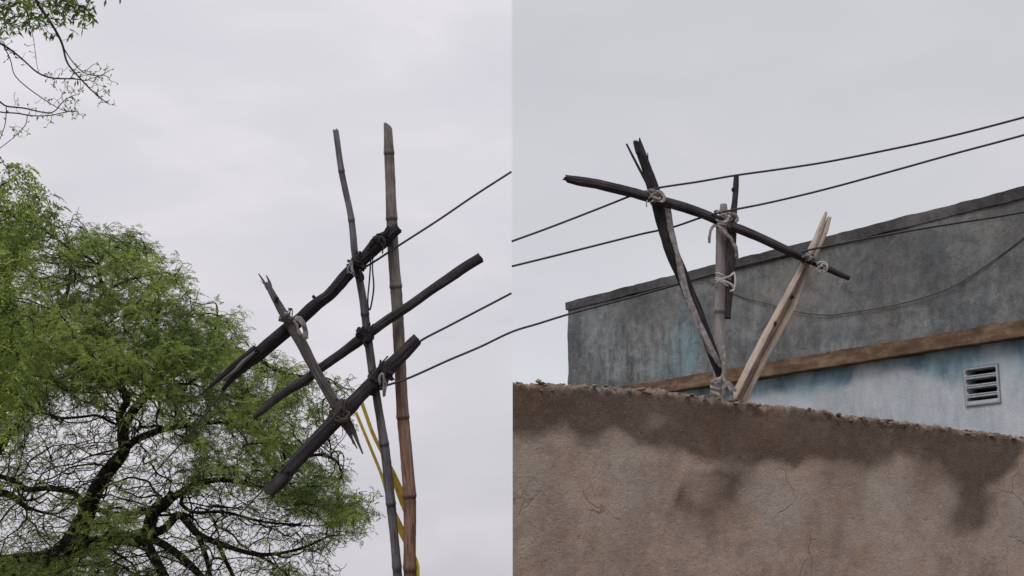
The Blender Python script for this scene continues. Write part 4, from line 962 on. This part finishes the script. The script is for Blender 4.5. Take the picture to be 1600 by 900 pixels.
def colonise(P, par, rad, A, step, kill, iters, rng, wander=0.35, reach=9e9):
    P = [np.array(p) for p in P]; A = A.copy()
    Pn = np.array(P); bd = np.full(len(A), 1e9); bi = np.zeros(len(A), int)
    def upd(idx):
        nonlocal bd, bi
        Q = np.array([P[i] for i in idx])
        for c in range(0, len(Q), 300):
            d = np.linalg.norm(A[:, None, :]-Q[None, c:c+300], axis=2); m = d.argmin(1); dm = d[np.arange(len(A)), m]
            b = dm < bd; bd[b] = dm[b]; bi[b] = np.array(idx)[c+m[b]]
    upd(list(range(len(P))))
    seen = set()
    for it in range(iters):
        keep = bd > kill
        A = A[keep]; bd = bd[keep]; bi = bi[keep]
        if len(A) == 0: break
        act = bd < reach
        idx = np.unique(bi[act]); new = []
        if len(idx) == 0: break
        Pa = np.array(P); V = A-Pa[bi]; V /= np.linalg.norm(V, axis=1)[:, None]
        S = np.zeros((len(P), 3)); np.add.at(S, bi[act], V[act])
        for i in idx:
            d = S[i]; n = np.linalg.norm(d)
            if n < 1e-6: continue
            d = d/n + wander*rng.randn(3)
            if par[i] >= 0:
                g = P[i]-P[par[i]]; gn = np.linalg.norm(g)
                if gn > 0: d = d + 0.35*g/gn
            d /= np.linalg.norm(d)
            q = P[i]+d*step; key = (i, int(q[0]*20), int(q[1]*20), int(q[2]*20))
            if key in seen: continue
            seen.add(key); P.append(q); par.append(int(i)); rad.append(0.0); new.append(len(P)-1)
        if not new: break
        upd(new)
    return P, par, rad
def tree_mesh(P, par, rad, rmin, expo=2.3, kmain=10):
    n = len(P); P = np.array(P); ch = [[] for _ in range(n)]
    for i, p in enumerate(par):
        if p >= 0: ch[p].append(i)
    R = np.zeros(n); acc = np.zeros(n)
    for i in range(n-1, -1, -1):
        r = rmin if not ch[i] else acc[i]**(1/expo)
        R[i] = max(r, rad[i]) if rad[i] > 0 else r
        if par[i] >= 0: acc[par[i]] += min(R[i], r)**expo
    for i in range(n):                       # never thicker than the parent
        if par[i] >= 0: R[i] = min(R[i], R[par[i]]*1.0 + 1e-6)
    g = Geo(); start = [(i, -1) for i in range(n) if par[i] < 0]
    while start:
        i, pr = start.pop(); chain = ([pr] if pr >= 0 else [])+[i]
        while ch[chain[-1]]:
            c = sorted(ch[chain[-1]], key=lambda q: -R[q])
            for q in c[1:]: start.append((q, chain[-1]))
            chain.append(c[0])
        C = P[chain]; r = R[chain].copy()
        if pr >= 0: r[0] = r[1]
        if len(C) > 3: C[1:-1] = 0.5*C[1:-1]+0.25*(C[:-2]+C[2:])
        m = r.max(); k = 12 if m > 0.05 else (6 if m > 0.015 else 3)
        tube(g, C, r, k, cap=False)
    return g, P, R, ch
def leaf_mesh(name, O, D, Nn, Ln, Wd, tone, mat, parent):
    """O origins, D direction, Nn normals; each leaf a folded lens of 4 verts"""
    n = len(O); side = np.cross(D, Nn); side /= np.linalg.norm(side, axis=1)[:, None]+1e-9
    a = O; b = O+D*(Ln*0.45)[:, None]+side*(Wd*0.5)[:, None]-Nn*(Wd*0.12)[:, None]; c = O+D*Ln[:, None]-Nn*(Ln*0.10)[:, None]; d = O+D*(Ln*0.45)[:, None]-side*(Wd*0.5)[:, None]-Nn*(Wd*0.12)[:, None]
    v = np.stack([a, b, c, d], 1).reshape(-1, 3)
    me = bpy.data.meshes.new(name); me.vertices.add(4*n); me.vertices.foreach_set('co', v.ravel())
    me.loops.add(4*n); me.loops.foreach_set('vertex_index', np.arange(4*n, dtype=np.int32))
    me.polygons.add(n); me.polygons.foreach_set('loop_start', np.arange(0, 4*n, 4, dtype=np.int32)); me.polygons.foreach_set('loop_total', np.full(n, 4, dtype=np.int32))
    t = me.attributes.new('tone', 'FLOAT', 'POINT'); t.data.foreach_set('value', np.repeat(tone, 4).astype(np.float32))
    me.update(calc_edges=True); me.validate()
    return link_mesh(name, me, mat, parent)
def unit(v): return v/(np.linalg.norm(v, axis=-1, keepdims=True)+1e-9)
def fronds(O, D, rng, length, npair, lw, ll, droop=0.5, curl=0.0):
    """compound leaves: origins O, directions D; returns leaflet arrays"""
    n = len(O); out = []
    N0 = unit(np.array([0, 0, 1.0]) + 0.5*rng.randn(n, 3)); side = unit(np.cross(D, N0)); N0 = unit(np.cross(side, D))
    L = length*(0.6+0.7*rng.rand(n)); tone = rng.rand(n)
    Os, Ds, Ns, Ls, Ws, Ts = [], [], [], [], [], []
    cv = curl*rng.randn(n)
    for k in range(npair):
        t = (k+0.6)/npair
        pos = O + D*(L*t)[:, None] - np.array([0, 0, 1.0])*(L*droop*t*t)[:, None] + side*(L*cv*t*t)[:, None]
        dl = unit(D + np.array([0, 0, -1.0])*2*droop*t + side*(2*cv*t)[:, None])
        for sg in (1, -1):
            d = unit(dl*0.55 + sg*side*0.9 + 0.25*rng.randn(n, 3) - np.array([0, 0, 0.25*droop]))
            Os.append(pos); Ds.append(d); Ns.append(unit(N0+0.4*rng.randn(n, 3)))
            Ls.append(ll*(0.75+0.5*rng.rand(n))*(1-0.4*abs(t-0.5))); Ws.append(lw*(0.8+0.4*rng.rand(n))); Ts.append(tone)
    return [np.concatenate(x) for x in (Os, Ds, Ns, Ls, Ws, Ts)]

def big_tree():
    rng = np.random.RandomState(12); Y0 = 22.0
    yb = 1000
    while at(-130, yb, Y0)[2] > -0.05: yb += 2
    root = empty('feathery_tree', at(-130, yb, Y0)*np.array([1, 1, 0]), 'large feathery green tree with dark twisting boughs behind the bamboo frame', 'tree')
    Ls = [
        [(-130, yb, 22, 46), (-110, 1010, 22, 38), (-70, 940, 22, 32), (-10, 896, 22, 24), (40, 886, 22, 22), (80, 878, 22, 20), (112, 852, 21.6, 19), (134, 806, 21.3, 14), (150, 765, 21.0, 12), (174, 730, 20.6, 11), (194, 704, 20.3, 9.5), (192, 672, 20.2, 7.0), (214, 634, 20.2, 6), (240, 604, 20.4, 5), (252, 570, 21.3, 3.8), (236, 530, 21.2, 3.2), (205, 490, 21.2, 3), (165, 455, 21.3, 2.8), (154, 413, 21.4, 2.4), (170, 390, 21.4, 1.8)],
        [(194, 704, 20.3, 6.5), (208, 690, 20.2, 6), (238, 676, 20.1, 5), (272, 668, 20.0, 4.2), (336, 660, 20.6, 3), (385, 668, 20.4, 2.4), (430, 690, 20.3, 1.8), (475, 700, 20.2, 1.2)],
        [(192, 672, 20.2, 3.6), (186, 648, 20.3, 3.2), (200, 620, 20.6, 2.6), (170, 590, 22.2, 2), (160, 550, 22.4, 1.8), (130, 520, 22.6, 1.6)],
        [(136, 786, 21.9, 4.5), (118, 772, 21.7, 4.2), (98, 766, 21.5, 3.8), (72, 762, 21.2, 3.5), (44, 766, 21, 3), (20, 750, 20.8, 2.2), (-20, 740, 20.6, 2)],
        [(-70, 940, 22, 14), (-60, 850, 22.4, 11), (-30, 790, 22.6, 8), (0, 770, 22.7, 6), (24, 778, 22.8, 5), (44, 796, 22.8, 3.5)],
        [(-60, 850, 22.4, 9), (-60, 740, 22.6, 9), (-40, 640, 22.6, 8), (10, 560, 22.4, 6), (25, 500, 22.3, 5), (10, 455, 22.3, 4), (30, 400, 22.3, 2.5), (60, 360, 22.2, 1.8)],
        [(10, 560, 22.4, 4), (60, 520, 22.2, 3.2), (100, 470, 22, 2.6), (110, 420, 22, 2), (105, 370, 22, 1.4)],
        [(80, 878, 22, 14), (130, 856, 21.8, 12), (180, 842, 21.4, 10), (224, 840, 20.6, 10), (240, 800, 20.2, 10), (256, 788, 20.0, 9.5), (272, 776, 19.9, 6), (310, 755, 20.6, 4), (360, 750, 20.4, 3.4), (420, 765, 20.2, 2.6), (490, 790, 20, 2), (545, 800, 20, 1.3)],
        [(224, 840, 20.6, 8), (240, 870, 20.4, 8), (260, 905, 20.3, 7), (300, 960, 21, 4)],
        [(230, 838, 20.5, 6.5), (264, 856, 20.2, 6), (296, 882, 20.1, 6), (330, 915, 20.3, 4), (380, 950, 20, 3)],
        [(232, 836, 20.5, 7), (258, 826, 20.2, 6.5), (280, 804, 20.0, 6), (308, 834, 19.9, 5.5), (340, 848, 19.9, 4.6), (400, 866, 20.1, 3), (460, 860, 20, 2.2), (520, 835, 19.9, 1.6)],
        [(308, 834, 19.9, 4.5), (322, 870, 19.9, 4), (330, 910, 20.5, 3)], [(340, 848, 19.9, 3.8), (352, 875, 19.9, 3.5), (372, 915, 20.4, 2.5)],
        [(136, 796, 21.9, 4), (152, 796, 21.6, 3.6), (176, 804, 21.4, 3.4), (210, 800, 21.2, 3.6), (240, 798, 21.1, 4)],
        [(240, 604, 21.4, 3.4), (275, 585, 21.2, 3), (310, 560, 21, 2.6), (335, 520, 20.9, 2), (340, 480, 20.9, 1.4)],
        [(236, 530, 21.2, 2.6), (250, 470, 21, 2.2), (235, 430, 21, 1.8), (225, 380, 21, 1.2)],
        [(310, 560, 21, 2.2), (360, 545, 20.8, 1.9), (400, 560, 20.6, 1.5), (450, 585, 20.5, 1.2), (510, 590, 20.4, 0.8)],
        [(165, 455, 21.3, 2), (195, 440, 21.2, 2), (222, 432, 21.1, 1.6), (262, 425, 21.1, 1.2)],
        [(400, 866, 20.1, 2), (440, 890, 20, 2), (470, 925, 20, 1.5)], [(420, 765, 20.2, 2), (440, 730, 20.1, 1.8), (500, 710, 20, 1.4), (540, 730, 20, 1)],
        [(272, 776, 20.8, 3), (300, 800, 20.6, 3), (350, 800, 20.4, 2.6), (410, 815, 20.2, 2.2), (470, 820, 20, 1.6)],
    ]
    P, par, rad = skeleton(Ls, 0.10)
    outline = [(-160, 330), (-60, 300), (0, 292), (50, 305), (105, 328), (160, 330), (205, 335), (238, 352), (262, 388), (300, 412), (316, 450), (352, 456), (384, 490), (405, 520), (440, 545), (480, 556), (525, 558), (560, 572), (572, 605),
               (572, 640), (606, 655), (600, 668), (562, 678), (572, 716), (560, 742), (588, 768), (606, 800), (598, 842), (560, 868), (540, 905), (500, 970), (300, 1010), (-160, 1010)]
    def dens(px, py):
        bl = lambda x, y, rx, ry, s: s*np.exp(-(((px-x)/rx)**2+((py-y)/ry)**2))
        d = 0.42 + 0*px
        for q in ((210, 390, 80, 35, .7), (150, 375, 50, 25, .3), (95, 440, 70, 40, .3), (300, 470, 60, 40, .6), (230, 480, 90, 40, .5), (120, 575, 130, 45, .9), (30, 540, 70, 80, .9), (250, 555, 110, 40, .7), (370, 515, 50, 35, .8), (330, 540, 60, 40, .7),
                  (450, 590, 55, 30, .9), (350, 620, 70, 40, .8), (430, 655, 50, 40, .7), (480, 780, 75, 40, .8), (330, 715, 60, 45, .5), (540, 810, 45, 40, .5), (80, 885, 80, 22, .8), (190, 825, 60, 26, .7), (195, 893, 55, 22, .7), (420, 720, 60, 35, .6), (500, 740, 40, 40, .4)):
            d = d+bl(*q)
        for q in ((150, 690, 85, 45, -1.0), (205, 600, 36, 20, -1.0), (85, 690, 50, 40, -.4), (235, 735, 36, 26, -.6), (60, 790, 40, 18, -.8), (330, 600, 30, 16, -.2), (400, 840, 130, 50, -.75), (340, 880, 90, 40, -.5), (265, 812, 45, 40, -.9), (185, 745, 40, 40, -.35), (300, 860, 60, 30, -.4), (205, 665, 30, 40, -.4), (215, 870, 20, 20, -.9), (130, 445, 30, 18, -.5), (60, 395, 40, 22, -.5), (215, 480, 50, 10, -.2), (235, 450, 22, 12, -.5), (40, 815, 60, 18, -.5), (540, 640, 60, 50, -.35), (380, 690, 30, 20, -.3), (120, 750, 60, 14, -.5), (200, 415, 25, 12, -.3), (75, 630, 90, 10, -.1), (510, 700, 40, 25, -.5)):
            d = d+bl(*q)
        d = d + 0.5*fbm(px/38, py/15, 0, 71, 3)
        return np.clip(d, 0.15, 1.3)
    # attractors filling the crown
    N_ = 34000; px = rng.uniform(-160, 612, N_); py = rng.uniform(290, 1010, N_); m = poly_in(px, py, outline)
    px, py = px[m], py[m]; keep = rng.rand(len(px)) < 0.50; px, py = px[keep], py[keep]
    poly = np.array(outline, float)
    ed = np.full(len(px), 1e9)
    for i in range(len(poly)):
        a, b = poly[i], poly[(i+1) % len(poly)]; ab = b-a; t = np.clip(((px-a[0])*ab[0]+(py-a[1])*ab[1])/(ab@ab), 0, 1)
        ed = np.minimum(ed, np.hypot(px-a[0]-ab[0]*t, py-a[1]-ab[1]*t))
    kp = ed > 20+26*vnoise(px/24, py/24, 0, 83)+8*vnoise(px/9, py/9, 0, 84); px, py, ed = px[kp], py[kp], ed[kp]
    th = 0.5+3.2*np.sqrt(np.clip(ed/170, 0, 1)); Yv = 21.3+(rng.rand(len(px))*2-1)*th - 0.0016*(px-150)
    A = np.array([at(x, y, Y) for x, y, Y in zip(px, py, Yv)]); print('attractors', len(A))
    P, par, rad = colonise(P, par, rad, A, 0.12, 0.14, 100, rng, 0.6)
    g, Pn, R, ch = tree_mesh(P, par, rad, 0.0045, 2.45)
    print('nodes', len(Pn))
    g.build('trunk', M['bark'], root)
    # compound leaves on the thin wood
    px, py = to_px(Pn); d = dens(px, py)
    ed = np.full(len(px), 1e9)
    for i in range(len(poly)):
        a, b = poly[i], poly[(i+1) % len(poly)]; ab = b-a; t = np.clip(((px-a[0])*ab[0]+(py-a[1])*ab[1])/(ab@ab), 0, 1)
        ed = np.minimum(ed, np.hypot(px-a[0]-ab[0]*t, py-a[1]-ab[1]*t))
    d = np.clip(d*(1.0 + 0.9*fbm(Pn[:, 0]*0.9, Pn[:, 1]*0.9, Pn[:, 2]*1.9, 91, 2)), 0.13, 1.4)*(0.35+0.65*np.clip(ed/60, 0, 1)); kids = np.array([len(c) for c in ch]); inside = poly_in(px, py, outline); idx = np.where((R < 0.022) & inside)[0]; cnt = rng.poisson(np.clip(d[idx]**1.4, 0, 1.5)*4.0)
    par = np.array(par)
    idx = np.repeat(idx, cnt); O = Pn[idx]; B = unit(O-Pn[np.maximum(par[idx], 0)])
    D = unit(B*0.6 + 0.9*rng.randn(len(idx), 3)*np.array([1, 1, 0.45]) + np.array([0, 0, 0.08])); O = O + 0.03*rng.randn(*O.shape)
    a = fronds(O, D, rng, 0.16, 9, 0.012, 0.042, 0.45, 0.3)
    print('leaflets', len(a[0]))
    leaf_mesh('crown', *a, M['leaf_big'], root)
big_tree()

def near_tree():
    rng = np.random.RandomState(5); yb = 1000
    while at(-330, yb, 11)[2] > -0.05: yb += 2
    root = empty('neem_tree', at(-330, yb, 11)*np.array([1, 1, 0]), 'nearer tree at the left edge with yellow-green pinnate leaves and thin twigs hanging from above', 'tree')
    Ls = [
        [(-330, yb, 11, 46), (-325, 1150, 11, 40), (-320, 900, 11, 36), (-300, 700, 11, 32), (-270, 450, 10.8, 28), (-240, 200, 10.4, 22), (-200, -50, 9.8, 17), (-140, -250, 9.3, 12)],
        [(-310, 800, 11, 22), (-200, 790, 11.2, 18), (-100, 755, 11.3, 14), (-30, 722, 11.4, 11), (0, 698, 11.4, 9), (14, 678, 11.4, 5), (34, 656, 11.4, 2.5)],
        [(-280, 560, 10.9, 14), (-160, 470, 10.9, 9), (-60, 380, 10.9, 5), (0, 330, 10.9, 2.6), (28, 343, 10.9, 1.8), (60, 352, 10.9, 1.2), (85, 372, 10.9, 0.7)],
        [(-60, 380, 10.9, 4), (-10, 300, 10.9, 2), (20, 280, 10.9, 1), (35, 262, 10.9, 0.6)],
        [(-160, 470, 10.9, 7), (-60, 470, 11.0, 4), (0, 430, 11.1, 2.5), (40, 385, 11.1, 1.6)], [(-60, 470, 11.0, 4), (-10, 540, 11.1, 3), (30, 560, 11.1, 2)], [(-100, 755, 11.3, 8), (-40, 660, 11.2, 4), (0, 620, 11.2, 2), (30, 590, 11.2, 1)],
        [(-140, -250, 9.3, 10), (-40, -180, 9.0, 7), (30, -90, 8.9, 4), (48, -20, 8.9, 2.6), (60, 8, 8.9, 2.3), (70, 22, 8.9, 2.1), (84, 43, 8.9, 2.0), (97, 68, 8.9, 1.9), (105, 98, 8.9, 1.5), (124, 121, 8.9, 1.3), (144, 142, 8.9, 1.1), (168, 162, 8.9, 0.8)],
        [(98, 72, 8.9, 1.1), (110, 92, 8.88, 1.0), (127, 111, 8.86, 0.8), (144, 118, 8.85, 0.7), (166, 118, 8.85, 0.5)],
        [(-200, -50, 9.8, 8), (-120, 0, 9.4, 5), (-60, 40, 9.1, 3.4), (-15, 60, 9.0, 2.2), (6, 71, 9.0, 1.5), (17, 78, 9.0, 1.5), (38, 95, 9.0, 1.2), (58, 113, 9.0, 1.0), (81, 122, 9.0, 0.9), (112, 123, 9.0, 0.7), (130, 125, 9.0, 0.5)],
        [(6, 71, 9.0, 0.9), (17, 95, 9.02, 0.9), (22, 116, 9.02, 0.9), (38, 133, 9.02, 0.9), (61, 150, 9.02, 0.8), (84, 165, 9.02, 0.7), (100, 173, 9.02, 0.6), (117, 175, 9.02, 0.4)],
        [(-120, 0, 9.4, 4), (-80, 90, 9.2, 3), (-30, 140, 9.1, 2), (0, 159, 9.1, 1.5), (10, 166, 9.1, 1.3), (38, 169, 9.1, 1.2), (64, 175, 9.1, 1.1), (84, 175, 9.1, 0.9), (99, 158, 9.1, 0.7), (116, 148, 9.1, 0.5)],
        [(-30, 140, 9.1, 1.4), (-10, 170, 9.0, 1.2), (5, 176, 9.0, 1.0), (26, 177, 9.0, 1.0), (49, 181, 9.0, 1.0), (75, 181, 9.0, 1.0), (95, 177, 9.0, 0.8), (118, 173, 9.0, 0.6), (124, 178, 9.0, 0.4)],
        [(10, 166, 9.1, 0.9), (9, 190, 9.1, 0.9), (3, 210, 9.1, 0.8), (-8, 235, 9.1, 0.7)], [(46, 188, 9.05, 0.5), (32, 205, 9.07, 0.7), (14, 221, 9.1, 0.8), (-6, 236, 9.1, 0.8)],
        [(-8, 235, 9.1, 0.7), (0, 246, 9.1, 0.7), (10, 262, 9.1, 0.6)],
        [(40, 0, 8.9, 1.0), (46, 35, 8.95, 0.8), (52, 58, 8.97, 0.6), (56, 87, 8.98, 0.6), (59, 110, 8.99, 0.5)],
        [(48, -20, 8.9, 1.6), (80, -5, 8.85, 1.2), (110, 5, 8.8, 0.9), (135, 15, 8.8, 0.7), (145, 28, 8.8, 0.5)], [(30, -90, 8.9, 2), (90, -60, 8.8, 1.4), (150, -30, 8.8, 1), (165, -5, 8.8, 0.6)], [(150, -30, 8.8, 0.9), (180, -20, 8.8, 0.7), (188, -4, 8.8, 0.5)],
    ]
    P, par, rad = skeleton(Ls, 0.03)
    # fine twigs: top-left bunch and the left-edge crown
    regs = [([(-90, -60), (110, -60), (118, 20), (90, 42), (40, 46), (-5, 70), (-90, 80)], 1000, 8.6, 9.4), ([(105, -50), (150, -50), (148, 20), (140, 45), (112, 48)], 110, 8.6, 9.0),
            ([(-90, 290), (0, 262), (34, 258), (50, 282), (88, 302), (100, 335), (70, 385), (40, 420), (10, 450), (-90, 520)], 700, 10.2, 11.6), ([(-90, 480), (20, 450), (48, 520), (55, 600), (30, 640), (10, 690), (-90, 720)], 600, 10.4, 11.8)]
    A = []
    for poly, n, y0, y1 in regs:
        q = np.array(poly); x = rng.uniform(q[:, 0].min(), q[:, 0].max(), n); y = rng.uniform(q[:, 1].min(), q[:, 1].max(), n); m = poly_in(x, y, poly)
        A += [at(a, b, rng.uniform(y0, y1)) for a, b in zip(x[m], y[m])]
    for cx, cy, n in ((150, 120, 20), (165, 115, 8), (155, 135, 9), (105, 150, 22), (115, 175, 14), (70, 182, 8), (85, 120, 12), (125, 118, 14), (30, 85, 10), (50, 160, 5), (30, 205, 5), (165, 160, 5)):   # sparse twiglets on the hanging twigs
        A += [at(cx+12*rng.randn(), cy+8*rng.randn(), 8.98+0.05*rng.randn()) for _ in range(int(n*2.6))]
    P, par, rad = colonise(P, par, rad, np.array(A), 0.022, 0.028, 120, rng, 0.45, reach=0.9)
    g, Pn, R, ch = tree_mesh(P, par, rad, 0.0016, 2.6)
    g.build('trunk', M['bark_near'], root)
    par = np.array(par); px, py = to_px(Pn)
    parts = []
    # neem fronds at the left edge
    m = (R < 0.009) & (py > 255) & (px > -100) & (rng.rand(len(px)) < np.where(py < 330, 0.30, 0.42)*np.where(px > 55, 0.5, 1)); idx = np.where(m)[0]; print('neem fronds', len(idx))
    O = Pn[idx]; B = unit(O-Pn[np.maximum(par[idx], 0)]); D = unit(B*0.5+0.9*rng.randn(len(idx), 3)+np.array([0.1, 0, 0.1]))
    parts.append(fronds(O, D, rng, 0.17, 6, 0.014, 0.050, 0.7, 0.2))
    # broad single leaves in the top-left bunch
    m = (R < 0.007) & (py < 60) & (px < 150); idx = np.where(m)[0]; idx = idx[rng.rand(len(idx)) < np.where(px[idx] < 105, 0.30, 0.45)]; idx = np.repeat(idx, 2)
    def singles(idx, ll, lw, down):
        n = len(idx); O = Pn[idx]; B = unit(O-Pn[np.maximum(par[idx], 0)]); D = unit(B*0.5+0.8*rng.randn(n, 3)-np.array([0, 0, down]))
        return [O, D, unit(rng.randn(n, 3)), ll*(0.6+0.6*rng.rand(n)), lw*(0.7+0.5*rng.rand(n)), rng.rand(n)]
    parts.append(singles(idx, 0.066, 0.020, 0.7))
    # small sparse leaves on the hanging twigs
    m = (R < 0.004) & (py > 60) & (py < 250); idx = np.where(m)[0]; nb = np.array([len(c) for c in ch])
    idx = idx[rng.rand(len(idx)) < np.where(nb[idx] == 0, 0.95, 0.16)]; idx = np.repeat(idx, 2)
    parts.append(singles(idx, 0.030, 0.012, 0.0))
    # a few hanging large leaves seen singly
    sp_ = [(166, -2, 0.9), (188, -3, 0.7), (140, 22, 0.9), (146, 30, 0.8), (134, 34, 0.8), (128, 30, 1.0), (95, 20, 0.8), (115, 30, 0.8), (120, 12, 0.9), (85, 128, 0.6), (88, 124, 0.5), (121, 124, 0.7), (118, 126, 0.7), (97, 112, 0.5), (60, 180, 0.6), (65, 180, 0.5)]
    O = np.array([at(a, b, 8.8) for a, b, _ in sp_]); n = len(O)
    D = unit(np.array([[0.3*rng.randn(), 0.2*rng.randn(), -1] for _ in range(n)])); parts.append([O, D, unit(np.array([[0.5*rng.randn(), -1, 0] for _ in range(n)])), np.array([q[2] for q in sp_])*0.075, np.array([q[2] for q in sp_])*0.022, rng.rand(n)])
    a = [np.concatenate(x) for x in zip(*parts)]
    leaf_mesh('crown', *a, M['leaf_near'], root)
near_tree()
